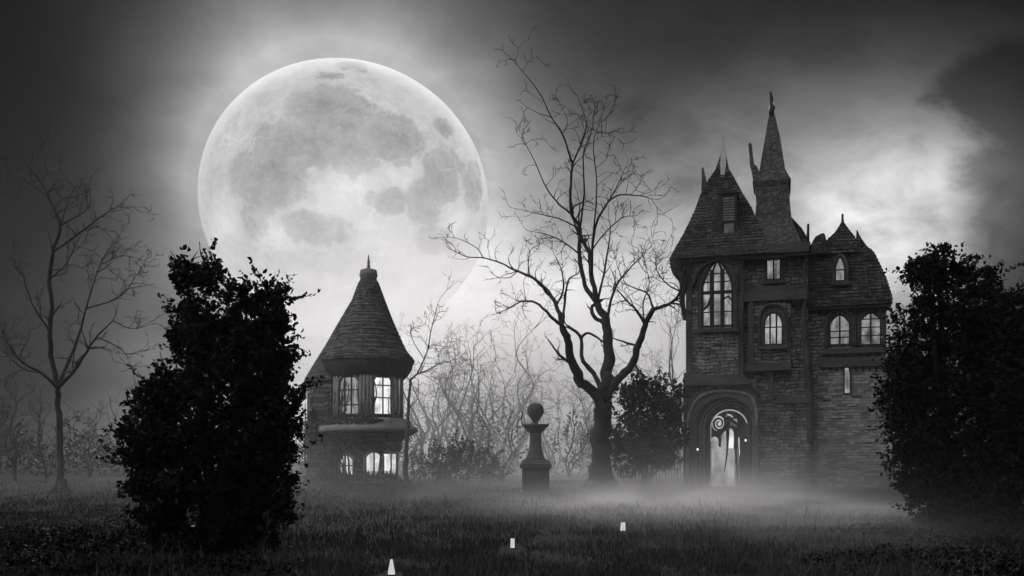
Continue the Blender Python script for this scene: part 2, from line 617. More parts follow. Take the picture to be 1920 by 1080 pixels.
# ------------------------------------------------------------------ leaves
def leaves(blobs, n, size, seed, shell=0.45, gap=0.35, droop=0.2, sprigs=0):
    """blobs: (cx,cy,cz,rx,ry,rz). Leaf faces spread through the volume, thinner where the noise leaves gaps."""
    r = np.random.default_rng(seed)
    B = np.array(blobs, float)
    vol = np.cbrt(B[:, 3] * B[:, 4] * B[:, 5]) ** 2.4
    idx = r.choice(len(B), n, p=vol / vol.sum())
    d = r.normal(size=(n, 3))
    d /= np.linalg.norm(d, axis=1)[:, None]
    rad = np.where(r.random(n) < 0.7, 1.0 - shell * r.random(n) ** 1.6, r.random(n) ** 0.4)
    rough = np.array([mnoise.noise(Vector(q * 2.2) + Vector((k * 3.7, seed, 0))) for q, k in zip(d, idx)])
    rough2 = np.array([mnoise.noise(Vector(q * 6.0) + Vector((k * 1.7, seed, 5))) for q, k in zip(d, idx)])
    rad = rad * (1.0 + 0.30 * rough + 0.22 * rough2)
    C = B[idx, :3] + d * rad[:, None] * B[idx, 3:]
    fq = 0.22 / size
    nz = np.array([mnoise.noise(Vector(c) * fq) + 0.7 * mnoise.noise(Vector(c) * fq * 2.6 + Vector((7, 3, 1))) for c in C])
    keep = (nz > -gap + 0.42 * np.clip((rad - 0.55) / 0.45, 0, 1)) | (rad < 0.55)
    C, d = C[keep], d[keep]
    if sprigs:
        si = r.choice(len(B), sprigs, p=vol / vol.sum())
        sd_ = r.normal(size=(sprigs, 3))
        sd_[:, 2] = np.abs(sd_[:, 2]) * 0.9 - 0.15
        sd_ /= np.linalg.norm(sd_, axis=1)[:, None]
        ex, exd = [], []
        for k in range(sprigs):
            p = B[si[k], :3] + sd_[k] * B[si[k], 3:] * 0.9
            q = sd_[k] + r.normal(size=3) * 0.35 + np.array([0, 0, 0.35])
            q /= np.linalg.norm(q)
            L = r.uniform(0.3, 1.0) * size * 7.0
            for j in range(int(L / (size * 0.28))):
                ex.append(p + q * (j * size * 0.28) + r.normal(size=3) * size * 0.32)
                exd.append(q)
        C = np.concatenate([C, np.array(ex)])
        d = np.concatenate([d, np.array(exd)])
    n = len(C)
    ax = d * 0.8 + r.normal(size=(n, 3)) * 0.8
    ax[:, 2] -= droop
    ax /= np.linalg.norm(ax, axis=1)[:, None]
    o = r.normal(size=(n, 3))
    s = np.cross(ax, o)
    s /= np.linalg.norm(s, axis=1)[:, None]
    nn = np.cross(ax, s)
    L = size * r.uniform(0.6, 1.35, n)[:, None]
    w = L * r.uniform(0.24, 0.4, n)[:, None]
    cur = L * r.uniform(-0.15, 0.25, n)[:, None]
    P = np.zeros((n, 6, 3))
    P[:, 0] = C - ax * L * 0.5
    P[:, 1] = C - ax * L * 0.12 + s * w + nn * cur * 0.5
    P[:, 2] = C + ax * L * 0.22 + s * w * 0.72 + nn * cur * 0.4
    P[:, 3] = C + ax * L * 0.55 - nn * cur
    P[:, 4] = C + ax * L * 0.22 - s * w * 0.72 + nn * cur * 0.4
    P[:, 5] = C - ax * L * 0.12 - s * w + nn * cur * 0.5
    base = np.arange(n)[:, None] * 6
    quads = np.concatenate([base + np.array([[0, 1, 2, 3]]), base + np.array([[0, 3, 4, 5]])])
    return P.reshape(-1, 3), quads


def catmull(pts, k):
    P = [Vector(p) for p in pts]
    if len(P) < 3:
        return [P[0].lerp(P[-1], i / (k * 2)) for i in range(k * 2 + 1)]
    Q = [P[0] * 2 - P[1]] + P + [P[-1] * 2 - P[-2]]
    out_ = []
    for i in range(1, len(Q) - 2):
        a, b, c, d = Q[i - 1], Q[i], Q[i + 1], Q[i + 2]
        for j in range(k):
            s = j / k
            out_.append(0.5 * ((2 * b) + (c - a) * s + (2 * a - 5 * b + 4 * c - d) * s * s + (3 * b - a - 3 * c + d) * s ** 3))
    out_.append(P[-1])
    return out_


class Tree:
    """limbs go to .limb, fine wood to .twig"""
    def __init__(self, seed, gnarl=1.0):
        self.r = random.Random(seed)
        self.limb, self.twig = MB(), MB()
        self.g = gnarl

    def branch(self, pts, r0, r1, k=5, sides=8, wob=0.35, twigs=0, tl=1.0, p=1.0):
        c = catmull(pts, k)
        n = len(c)
        rad = []
        q = []
        off = self.r.random() * 50
        for i, v in enumerate(c):
            s = i / (n - 1)
            rr = r0 + (r1 - r0) * s ** p
            rad.append(rr * (1.0 + 0.18 * mnoise.noise(Vector((off, i * 0.9, 1.0)))))
            q.append(v + Vector((mnoise.noise(Vector((off, i * 0.55, 0))), mnoise.noise(Vector((off, i * 0.55, 9))),
                                 mnoise.noise(Vector((off, i * 0.55, 5))))) * rr * wob * (2.0 if 0 < i < n - 1 else 0.0))
        (self.limb if r0 > 0.035 else self.twig).tube(q, rad, sides if r0 > 0.035 else 5)
        for j in range(twigs):
            i = min(n - 2, int(n * (0.25 + 0.75 * self.r.random())))
            d = (q[i + 1] - q[i]).normalized()
            self.sprout(q[i], d, tl * self.r.uniform(0.5, 1.2), rad[i] * 0.55, 2)
        if twigs:
            d = (q[-1] - q[-2]).normalized()
            self.sprout(q[-1], d, tl * 0.8, rad[-1], 2, 0.2)
        return q

    def sprout(self, p, d, L, r, depth, spread=None):
        R = self.r
        a = R.uniform(0.5, 1.1) if spread is None else spread
        o = Vector((R.gauss(0, 1), R.gauss(0, 0.7), R.gauss(0, 1)))
        o = (o - d * o.dot(d)).normalized()
        d = (d * math.cos(a) + o * math.sin(a)).normalized()
        n = 5 + (1 if L > 0.8 else 0)
        r = max(min(r, 0.035 + 0.014 * L), 0.014)
        pts, rad = [Vector(p)], [r]
        cv = Vector((R.gauss(0, 1), R.gauss(0, 1), R.gauss(0, 1) + 0.55)) * 0.14 * self.g
        for i in range(n):
            d = (d + cv + Vector((R.gauss(0, 1), R.gauss(0, 1), R.gauss(0, 1))) * 0.14 * self.g).normalized()
            pts.append(pts[-1] + d * L / n)
            rad.append(max(r * (1 - (i + 1) / n) ** 0.7, 0.006))
            if depth > 0 and i >= 1 and R.random() < 0.42:
                self.sprout(pts[-1], d, L * R.uniform(0.35, 0.65), rad[-1] * 0.8, depth - 1)
        self.twig.tube(pts, rad, 4)

    def finish(self, name, label, base, mat, cat='tree', group=None):
        e = empty(name, base)
        tag(e, label, cat, group)
        self.limb.build('trunk', mat, e, base)
        if self.twig.v:
            self.twig.build('crown', mat, e, base)
        return e


# ------------------------------------------------------------------ gothic house
HX, HY = (1470 - 960) / F * 46.0, 46.0
TH = math.atan2(HX, HY)
CT, ST = math.cos(TH), math.sin(TH)


def H(px, py, y=0.0):
    """where the ray of a photo point meets the facade plane, y behind the front: local x, z"""
    d = Vector(((px - 960) / F, 1.0, -(py - HOR) / F))
    # world -> local:  lx = (p-O).u,  ly = (p-O).w   with u=(CT,-ST), w=(ST,CT)
    dw = d.x * ST + d.y * CT
    o = Vector((-HX, -HY, 0))
    ow = o.x * ST + o.y * CT
    s = (y - ow) / dw
    p = o + d * s
    return p.x * CT - p.y * ST, CAMH + d.z * s


def HR(x0, y0, x1, y1, y=0.0):
    cx, cy = (x0 + x1) / 2, (y0 + y1) / 2
    return H(x0, cy, y)[0], H(x1, cy, y)[0], H(cx, y1, y)[1], H(cx, y0, y)[1]


house = empty('gothic_house', (HX, HY, 0), -TH)
tag(house, 'tall dark brick gothic house with spires, lit windows and glowing arched door', 'house')


def hbox(name, mat, x0, y0, x1, y1, f, bk, parent=None):
    a, b, c, d = HR(x0, y0, x1, y1, f)
    q = MB()
    q.box(a, b, f, bk, c, d)
    return q.build(name, mat, parent or house)


OPENINGS = [(1316, 488, 1375, 616), (1437, 487, 1464, 526), (1432, 586, 1468, 648), (1555, 590, 1594, 648), (1613, 586, 1652, 648), (1583, 690, 1594, 738)]


def rough_wall(name, mat, x0, y0, x1, y1, f, bk, seed, cover=0.5, row=0.19):
    """a wall whose face carries uneven bricks standing a little proud"""
    a, b, c, d = HR(x0, y0, x1, y1, f)
    q = MB()
    q.box(a, b, f, bk, c, d)
    R = random.Random(seed)
    ex = []
    for (u0, v0, u1, v1) in OPENINGS:
        ea, eb, ec, ed = HR(u0, v0, u1, v1, f)
        ex.append((ea - 0.12, eb + 0.12, ec - 0.15, ed + 0.1))
    z = max(c, 0.0) + 0.05
    while z < d - row:
        x = a + R.uniform(0.0, 0.4)
        h = row * R.uniform(0.72, 1.02)
        while x < b - 0.2:
            w = R.uniform(0.22, 0.62)
            if x + w < b and not any(x < e[1] and x + w > e[0] and z < e[3] and z + h > e[2] for e in ex) and R.random() < cover * (0.6 + 0.9 * (mnoise.noise(Vector((x * 0.8, z * 0.8, seed))) + 0.4)):
                t_ = R.uniform(0.015, 0.075)
                e0, e1 = R.uniform(0, .03), R.uniform(0, .03)
                q.add([(x, f + .01, z), (x + w, f + .01, z + e0), (x + w, f + .01, z + h), (x, f + .01, z + h - e1),
                       (x + .02, f - t_, z + .02), (x + w - .02, f - t_ * R.uniform(.5, 1), z + .02 + e0), (x + w - .02, f - t_, z + h - .02), (x + .02, f - t_, z + h - .02 - e1)],
                      [(4, 5, 6, 7), (0, 1, 5, 4), (1, 2, 6, 5), (2, 3, 7, 6), (3, 0, 4, 7)])
            x += w + R.uniform(0.01, 0.06)
        z += row
    return q.build(name, mat, house)


def hprism(name, mat, pts, f, bk, parent=None):
    q = MB()
    q.prism([H(x, y, f) for x, y in pts], f, bk)
    return q.build(name, mat, parent or house)


def arch(x0, x1, zs, zt, z0=None, n=7, ogee=False, round_=False):
    """open outline from lower left, over the arch, to lower right"""
    c, hw = (x0 + x1) / 2, (x1 - x0) / 2
    pts = []
    m = 2 * n
    for i in range(m + 1):
        s = i / m
        x = x0 + (x1 - x0) * s
        k = abs(x - c) / hw
        if round_:
            z = zs + (zt - zs) * math.sqrt(max(0.0, 1 - k * k))
            if i not in (0, m):
                ang = PI * (1 - s)
                x = c + hw * math.cos(ang)
                z = zs + (zt - zs) * math.sin(ang)
        else:
            z = zs + (zt - zs) * max(0.0, 1 - k ** 1.7) ** 0.85
        pts.append((x, z))
    if z0 is not None:
        pts = [(x0, z0)] + pts + [(x1, z0)]
    return pts


def grow(o, by, floor=True):
    """outline pushed outwards by a width, about its own middle"""
    c = sum(p[0] for p in o) / len(o)
    res = []
    n = len(o)
    for i, (x, z) in enumerate(o):
        a = o[max(i - 1, 0)]
        b = o[min(i + 1, n - 1)]
        tx, tz = b[0] - a[0], b[1] - a[1]
        L = math.hypot(tx, tz) or 1.0
        res.append((x - tz / L * by, z + tx / L * by))
    return res


def fillet(mbd, o, y0, y1):
    mbd.prism(o, y0, y1)


def lancet_window(px0, py0, px1, py1, wall_y, spring, mat, cols=2, rows=(0.5,), fw=0.09, pointed=True, surround=0.16, sill=True, round_=False, label=None):
    """frame and surround stand proud of the wall; the pane sits back in them"""
    a, b, c, d = HR(px0, py0, px1, py1, wall_y)
    zs = c + (d - c) * spring if pointed else d - 0.001
    o = arch(a, b, zs, d, c, round_=round_) if pointed else [(a, c), (a, d), (b, d), (b, c)]
    fr = MB()
    fr.arch_ring(o, grow(o, surround), wall_y - 0.16, wall_y + 0.05)
    fo = fr.build('window', M['timber'], house)
    q = MB()
    oi = grow(o, -fw * 0.8)
    q.arch_ring(oi, grow(o, 0.01), wall_y - 0.10, wall_y + 0.04)
    for k in range(1, cols):
        x = a + (b - a) * k / cols
        kk = abs(x - (a + b) / 2) / ((b - a) / 2)
        top = zs + (d - zs) * max(0.0, 1 - kk ** 1.7) ** 0.85 if pointed else d
        q.box(x - fw / 2, x + fw / 2, wall_y - 0.11, wall_y + 0.03, c, top)
    for r_ in rows:
        z = c + (d - c) * r_
        q.box(a, b, wall_y - 0.09, wall_y + 0.02, z - fw * 0.32, z + fw * 0.32)
    q.box(a - 0.01, b + 0.01, wall_y - 0.10, wall_y + 0.04, c, c + fw)
    q.build('frame', M['iron'], fo)
    p = MB()
    p.prism(o, wall_y - 0.015, wall_y + 0.03)
    p.build('pane', mat, fo)
    if sill:
        s_ = MB()
        s_.box(a - surround * 1.5, b + surround * 1.5, wall_y - 0.3, wall_y + 0.05, c - 0.2, c - 0.003)
        s_.build('sill', M['timber_h'], fo)
    return fo


# --- walls
DEEP = 8.0
# left bay, upper storeys
rough_wall('wall', M['brick'], 1286, 474, 1393, 716, 0.0, DEEP, 7)
hbox('pilaster', M['timber'], 1286, 482, 1297, 704, -0.10, 0.2)
hbox('pilaster', M['timber'], 1384, 482, 1394, 704, -0.10, 0.2)
hbox('lintel', M['timber_h'], 1286, 478, 1394, 491, -0.14, 0.2)
hbox('lintel', M['timber_h'], 1300, 615, 1384, 623, -0.12, 0.2)
# middle bay, upper
rough_wall('wall', M['brick'], 1391, 462, 1515, 700, 0.55, DEEP + 0.2, 14)
hbox('ledge', M['timber_h'], 1392, 545, 1513, 563, -0.05, 0.7)
hbox('ledge', M['timber_h'], 1394, 536, 1511, 545, 0.2, 0.7)
# oriel with the arched window
rough_wall('oriel', M['brick'], 1402, 563, 1482, 692, 0.12, 0.8, 21)
hbox('ledge', M['timber_h'], 1398, 679, 1484, 695, -0.25, 0.7)
hbox('bracket', M['timber'], 1440, 695, 1450, 750, 0.0, 0.7)
hbox('bracket', M['timber'], 1404, 563, 1413, 679, -0.02, 0.5)
# lower wall right of the porch
rough_wall('wall', M['brick'], 1414, 694, 1517, 925, 0.30, DEEP, 28)
hbox('ledge', M['timber_h'], 1455, 744, 1519, 756, 0.10, 0.6)

# --- porch wall with its arched opening
pa, pb, pc, pd = HR(1306, 745, 1412, 915, -0.35)
x0 = H(1281, 800, -0.35)[0]
x1 = H(1419, 800, -0.35)[0]
zt = H(1350, 712, -0.35)[1]
op = arch(pa, pb, pd - (pb - pa) * 0.42, pd, -0.3, n=9, round_=True)
q = MB()
q.prism([(x0, -0.3), (x0, zt), (x1, zt), (x1, -0.3)] + op[::-1], -0.35, 0.35)
q.build('porch', M['plaster'], house)
ia, ib, ic, id_ = HR(1330, 766, 1402, 915, 0.0)
iop = arch(ia, ib, id_ - (ib - ia) * 0.5, id_, -0.3, n=9, round_=True)
q = MB()
q.prism([(pa - 0.2, -0.3), (pa - 0.2, pd + 0.2), (pb + 0.2, pd + 0.2), (pb + 0.2, -0.3)] + iop[::-1], 0.30, 0.75)
arch_wall = q.build('arch_reveal', M['plaster'], house)
for k, (w_, yy) in enumerate(((0.10, 0.22), (0.30, 0.26), (0.48, 0.20))):
    q = MB()
    oo = grow(iop, w_)
    q.tube([(x, yy, z) for x, z in oo], (0.05, 0.06, 0.07)[k], 6)
    q.build('arch_moulding', M['timber'] if k == 0 else M['pale_stone'], house)
q = MB()
q.tube(catmull([(*H(1289, 912, -0.4)[:1], -0.4, 0.0), (H(1290, 800, -0.4)[0], -0.4, H(1290, 800, -0.4)[1]),
                (H(1300, 760, -0.4)[0], -0.4, H(1300, 760, -0.4)[1]), (H(1322, 739, -0.4)[0], -0.4, H(1322, 739, -0.4)[1]),
                (H(1362, 733, -0.4)[0], -0.4, H(1362, 733, -0.4)[1]), (H(1404, 741, -0.4)[0], -0.4, H(1404, 741, -0.4)[1]),
                (H(1417, 765, -0.4)[0], -0.4, H(1417, 765, -0.4)[1]), (H(1419, 800, -0.4)[0], -0.4, H(1419, 800, -0.4)[1])], 5), 0.085, 6)
q.build('hood_moulding', M['pale_stone'], house)
# sloping hood over the porch
q = MB()
a, b, c, d = HR(1281, 703, 1395, 722, -0.7)
q.prism([(a, c), (a + 0.1, d), (b, d), (b + 0.25, c)], -0.75, 0.1)
q.build('porch_hood', M['timber_h'], house)
q = MB()
p0, p1 = H(1393, 706, -0.5), H(1424, 742, -0.5)
q.tube([(p0[0], -0.5, p0[1]), (p1[0], -0.5, p1[1])], 0.12, 6)
q.build('brace', M['timber'], house)
# curved bracket at the left corner under the jetty
q = MB()
q.tube(catmull([(H(1287, 700)[0], -0.2, H(1287, 700)[1]), (H(1289, 745)[0], -0.3, H(1289, 745)[1]), (H(1281, 768)[0], -0.3, H(1281, 768)[1]),
                (H(1262, 786)[0], -0.2, H(1262, 786)[1])], 5), 0.14, 7)
q.build('bracket', M['timber'], house)
# carved figurehead bracket below the left eave
q = MB()
q.tube(catmull([(H(1284, 600, 0)[0], 0.1, H(1284, 600)[1]), (H(1279, 560)[0], 0, H(1279, 560)[1]), (H(1282, 530)[0], -0.2, H(1282, 530)[1]),
                (H(1270, 508)[0], -0.3, H(1270, 508)[1]), (H(1268, 484)[0], -0.3, H(1268, 484)[1])], 5), [0.1 + 0.012 * i for i in range(21)], 7)
q.build('bracket', M['timber'], house)

# --- the glowing doorway
door = MB()
dz0 = 0.02
gl = arch(ia + 0.05, ib - 0.05, id_ - (ib - ia) * 0.52, id_ - 0.08, dz0, n=9, round_=True)
door.prism(gl, 0.66, 0.72)
dobj = door.build('door', M['timber'], house)
for pts_, mt_ in (([(1334, 913), (1334, 822), (1340, 818), (1346, 822), (1351, 838), (1358, 846), (1366, 842), (1377, 842), (1377, 913)], 'doorglow'),
                  ([(1377.6, 913), (1377.6, 846), (1383, 840), (1386, 870), (1388, 913)], 'doorgrey'),
                  ([(1352, 846), (1352, 818), (1354, 810), (1358, 805), (1361, 810), (1362, 846)], 'window'),
                  ([(1366, 841), (1366, 812), (1368, 804), (1372, 804), (1375, 810), (1376, 822), (1375, 841)], 'window_hot'),
                  ([(1384.4, 820), (1386.4, 820), (1386.4, 838), (1388.4, 868), (1385.4, 845)], 'window_hot'),
                  ([(1369, 788), (1372, 786), (1382, 786), (1384, 799), (1374, 800), (1369, 796)], 'window'),
                  ([(1362, 776), (1370, 777), (1376, 783), (1366, 781)], 'doorglow'),
                  ([(1347 + 12.5 * math.cos(k * PI / 8), 794 + 14.5 * math.sin(k * PI / 8)) for k in range(16)], 'doorglow'),
                  ([(1336, 813), (1346, 817), (1356, 808), (1364, 793), (1366, 780), (1360, 778), (1358, 795), (1352, 806), (1344, 811), (1337, 808)], 'doorgrey')):
    hprism('pane', M[mt_], pts_, 0.635, 0.657, dobj)
# dark open leaf on the right
a, b, c, d = HR(1387, 796, 1403, 914, 0.45)
q = MB()
q.prism([(a, dz0), (a, d - 0.2), ((a + b) / 2, d), (b + 0.1, d + 0.1), (b + 0.1, dz0)], 0.50, 0.60)
q.build('leaf', M['timber'], dobj)
# scrolled iron tracery
q = MB()


def hp(px, py, y):
    x, z = H(px, py, y)
    return (x, y, z)


sp = []
for i in range(46):
    aa = -0.6 + i * 0.26
    rr = 12.5 - i * 0.22
    sp.append(hp(1348 + rr * math.cos(aa), 794 + rr * 1.15 * math.sin(aa), 0.56))
q.tube(sp, [0.075 - 0.0009 * i for i in range(46)], 6)
q.tube(catmull([hp(1337, 814, 0.56), hp(1346, 817, 0.56), hp(1356, 808, 0.56), hp(1364, 793, 0.56), hp(1368, 780, 0.56)], 5), [0.085] * 21, 6)
q.tube(catmull([hp(1338, 809, 0.55), hp(1343, 812, 0.55), hp(1350, 808, 0.55)], 5), 0.10, 6)
q.tube(catmull([hp(1366, 782, 0.56), hp(1365, 820, 0.56), hp(1362, 860, 0.56), hp(1358, 884, 0.56)], 5), [0.09 - 0.004 * i for i in range(16)], 6)
q.tube(catmull([hp(1352, 808, 0.56), hp(1350, 826, 0.56), hp(1349, 838, 0.56)], 5), [0.06, .06, .06, .06, .07, .08, .08, .08, .07, .06, .04], 6)
q.tube(catmull([hp(1378, 800, 0.56), hp(1380, 850, 0.56), hp(1384, 912, 0.56)], 5), 0.07, 6)
q.tube(catmull([hp(1360, 784, 0.56), hp(1372, 788, 0.56), hp(1388, 800, 0.56)], 5), 0.09, 6)
q.tube(catmull([hp(1366, 800, 0.56), hp(1376, 801, 0.56), hp(1384, 803, 0.56)], 5), 0.08, 6)
q.build('tracery', M['iron'], dobj)
q = MB()
q.lathe([(0.02, -0.05), (0.035, 0), (0.02, 0.05)], 0, 0, 10)
kx, kz = H(1391, 856, 0.44)
kn = q.build('handle', M['iron'], dobj)
kn.location = (kx, 0.46, kz)

# --- windows
# the tall gothic window of the left bay: three lights, four tiers
a, b, c, d = HR(1316, 488, 1375, 616, 0.0)
o = arch(a, b, c + (d - c) * 0.62, d, c)
q = MB()
q.arch_ring(o, grow(o, 0.2), -0.22, 0.06)
big = q.build('window', M['timber'], house)
q = MB()
q.arch_ring(grow(o, -0.1), grow(o, 0.01), -0.14, 0.05)
wd_ = b - a
for f_ in (0.33, 0.66):
    q.box(a + wd_ * f_ - 0.11, a + wd_ * f_ + 0.11, -0.17, 0.04, c, c + (d - c) * (0.86))
for f_, w_ in ((0.525, 0.17), (0.03, 0.12)):
    q.box(a, b, -0.15, 0.03, c + (d - c) * f_ - w_ / 2, c + (d - c) * f_ + w_ / 2)
for f_ in (0.68, 0.80, 0.24):
    q.box(a, b, -0.12, 0.02, c + (d - c) * f_ - 0.025, c + (d - c) * f_ + 0.025)
q.tube(catmull([(a + wd_ * 0.33, -0.1, c + (d - c) * .82), (a + wd_ * 0.42, -0.1, c + (d - c) * .92), (a + wd_ * 0.5, -0.1, d - 0.02)], 4), 0.06, 5)
q.tube(catmull([(a + wd_ * 0.66, -0.1, c + (d - c) * .82), (a + wd_ * 0.58, -0.1, c + (d - c) * .92), (a + wd_ * 0.5, -0.1, d - 0.02)], 4), 0.06, 5)
q.tube(catmull([(a + wd_ * 0.66, -0.1, c + (d - c) * .40), (a + wd_ * 0.83, -0.1, c + (d - c) * .455), (b - 0.06, -0.1, c + (d - c) * .40)], 4), 0.05, 5)
q.tube(catmull([(a + wd_ * 0.05, -0.1, c + (d - c) * .28), (a + wd_ * 0.2, -0.1, c + (d - c) * .34), (a + wd_ * 0.30, -0.1, c + (d - c) * .46)], 4), 0.07, 5)
q.build('frame', M['iron'], big)
q = MB()
q.prism(o, -0.02, 0.03)
q.build('pane', M['window'], big)
q = MB()
q.box(a - 0.3, b + 0.3, -0.32, 0.05, c - 0.22, c - 0.003)
q.build('sill', M['timber_h'], big)
# carved spandrels round its head
q = MB()
q.tube(catmull([hp(1298, 540, -0.1), hp(1306, 515, -0.15), hp(1322, 497, -0.18), hp(1345, 484, -0.2)], 5), [0.10, .11, .12, .13, .13, .13, .13, .14, .14, .14, .14, .13, .12, .11, .1, .1], 6)
q.tube(catmull([hp(1384, 545, -0.1), hp(1379, 518, -0.15), hp(1366, 499, -0.18), hp(1347, 484, -0.2)], 5), [0.10, .11, .12, .13, .13, .13, .13, .14, .14, .14, .14, .13, .12, .11, .1, .1], 6)
q.tube(catmull([hp(1350, 489, -0.2), hp(1358, 494, -0.25), hp(1362, 488, -0.22), hp(1370, 492, -0.2)], 5), 0.1, 6)
q.build('carved_hood', M['timber'], house)

lancet_window(1437, 487, 1464, 526, 0.55, 1.0, M['window_dim'], 2, (), pointed=False, fw=0.08)
lancet_window(1432, 586, 1468, 648, 0.12, 0.62, M['window'], 3, (0.55,), fw=0.085, round_=True)
q = MB()
q.tube(catmull([hp(1424, 652, 0.0), hp(1424, 600, 0.0), hp(1432, 578, 0.0), hp(1450, 570, 0.0), hp(1468, 578, 0.0), hp(1476, 600, 0.0), hp(1476, 652, 0.0)], 5), 0.09, 6)
q.build('hood_moulding', M['timber'], house)

# --- wing on the right
WY = 1.1
rough_wall('wall', M['brick'], 1513, 560, 1662, 690, WY, DEEP, 35)
rough_wall('wall', M['brick_lit'], 1526, 684, 1668, 925, WY - 0.05, DEEP - 0.3, 42, 0.35, 0.16)
rough_wall('corner_pier', M['brick'], 1514, 690, 1532, 925, WY - 0.35, WY + 0.3, 49)
hbox('belt_course', M['timber_h'], 1534, 671, 1670, 687, WY - 0.28, WY + 0.2)
hbox('ledge', M['timber_h'], 1544, 652, 1664, 662, WY - 0.3, WY + 0.2)
lancet_window(1555, 590, 1594, 648, WY, 0.7, M['window_dim'], 2, (0.26, 0.46), fw=0.08, surround=0.22, sill=False)
lancet_window(1613, 586, 1652, 648, WY, 0.75, M['window_dim'], 2, (0.3, 0.55, 0.8), fw=0.075, surround=0.2, sill=False)
lancet_window(1583, 690, 1594, 738, WY - 0.05, 1.0, M['window'], 1, (), pointed=False, surround=0.06, fw=0.03, sill=False)
q = MB()
q.tube(catmull([hp(1549, 655, WY - .2), hp(1550, 606, WY - .2), hp(1558, 588, WY - .2), hp(1576, 580, WY - .2), hp(1592, 588, WY - .2), hp(1601, 600, WY - .2), hp(1604, 655, WY - .2)], 5), 0.10, 6)
q.build('hood_moulding', M['timber'], house)

# wing roof: steep mansard with three sharp gablets
def lev(pxl, pxr, py, yf, yb):
    zc = H((pxl + pxr) / 2, py, yf)[1]
    return (H(pxl, py, yf)[0], H(pxr, py, yf)[0], yf, yb, zc)


q = MB()
q.stepped([lev(1512, 1672, 572, 0.5, 8.4), lev(1510, 1673, 562, 0.45, 8.4), lev(1512, 1662, 527, 0.95, 8.0), lev(1514, 1650, 500, 1.25, 7.6),
         lev(1516, 1637, 474, 1.5, 7.2), lev(1524, 1612, 456, 2.2, 6.6), lev(1540, 1600, 448, 3.0, 6.0)])
wroof = q.build('roof', M['shingle'], house)


def spike(name, pts_l, pts_r, pys, yf, dep, mat, parent):
    """four sided, hollow-curved pinnacle from outline rows"""
    qq = MB()
    rows_ = []
    n_ = len(pys)
    w0 = pts_r[0] - pts_l[0]
    for l, r_, y in zip(pts_l, pts_r, pys):
        f_ = max((r_ - l) / w0, 0.02)
        yc = yf + dep / 2
        yy0 = yc - dep / 2 * f_
        zc = H((l + r_) / 2, y, yy0)[1]
        rows_.append((H(l, y, yy0)[0], H(r_, y, yy0)[0], yy0, yc + dep / 2 * f_, zc))
    (qq.stepped if mat is M['shingle'] else qq.rects)(rows_)
    return qq.build(name, mat, parent)


cg = spike('gablet', [1549, 1551, 1566, 1573, 1577], [1611, 1604, 1594, 1587, 1582], [474, 448, 434, 424, 416], 1.25, 3.2, M['shingle'], wroof)
spike('finial', [1577, 1578, 1578], [1583, 1582, 1582], [418, 410, 401], 2.6, 0.3, M['timber'], wroof)
spike('gablet', [1515, 1518, 1527, 1532, 1540], [1550, 1549, 1548, 1547, 1545], [475, 462, 447, 438, 437], 1.1, 1.5, M['shingle'], wroof)
spike('gablet', [1606, 1606.5, 1606, 1606], [1640, 1624, 1613, 1607.5], [488, 460, 444, 431], 1.3, 1.4, M['shingle'], wroof)
lancet_window(1565, 481, 1585, 529, 0.88, 0.55, M['window_dim'], 1, (0.47,), fw=0.09, surround=0.14)
q = MB()
a, b, c, d = HR(1561, 478, 1589, 534, 0.9)
q.prism([(a, c), (a, d - 0.5), ((a + b) / 2, d + 0.15), (b, d - 0.5), (b, c)], 0.9, 2.4)
q.build('dormer', M['shingle'], wroof)
hbox('eave_board', M['timber_h'], 1513, 563, 1671, 578, 0.62, 1.3)
q = MB()
q.tube(catmull([hp(1622, 500, 0.85), hp(1627, 530, 0.6), hp(1633, 556, 0.35)], 4), 0.05, 5)
q.build('roof_pipe', M['timber'], wroof)

# --- main roof, left: hollow-curved pyramid ending in a spike
YC = 3.3
L_ = [1256, 1259, 1283, 1302, 1313, 1328, 1341.5, 1351, 1354, 1356]
R_ = [1446, 1440, 1424, 1408, 1390, 1376, 1366, 1361, 1359, 1357]
P_ = [479, 472, 431, 393, 363, 336, 317, 290, 272, 254]
D_ = [3.9, 3.8, 3.0, 2.35, 1.75, 1.2, 0.75, 0.3, 0.15, 0.03]
q = MB()
q.stepped([(H(l, p, YC - dd)[0], H(r_, p, YC - dd)[0], YC - dd, YC + dd * 1.2, H((l + r_) / 2, p, YC - dd)[1]) for l, r_, p, dd in zip(L_, R_, P_, D_)])
mroof = q.build('roof', M['shingle'], house)
# pale lead flashing on the peak
q = MB()
Lf = [1351.5, 1350, 1351.2, 1354.1, 1356]
Rf = [1358, 1361.4, 1361.4, 1359.3, 1357.2]
Pf = [331, 308, 290, 272, 254]
Df = [1.1, 0.62, 0.34, 0.19, 0.06]
q.rects([(H(l, p, YC - dd)[0], H(r_, p, YC - dd)[0], YC - dd, YC + 0.05, H(1356, p, YC - dd)[1]) for l, r_, p, dd in zip(Lf, Rf, Pf, Df)])
q.build('lead_cap', M['lead'], mroof)
# boards of the eave
q = MB()
a, b = H(1262, 470, -0.5)[0], H(1517, 470, -0.5)[0]
z1_ = H(1390, 463, -0.5)[1]
z0_ = H(1390, 479, -0.5)[1]
q.box(a, b, -0.50, 0.4, z0_, z1_)
q.box(a + 0.1, b - 0.1, -0.36, 0.4, z0_ - 0.14, z0_ - 0.002)
q.build('eave_board', M['timber_h'], house)
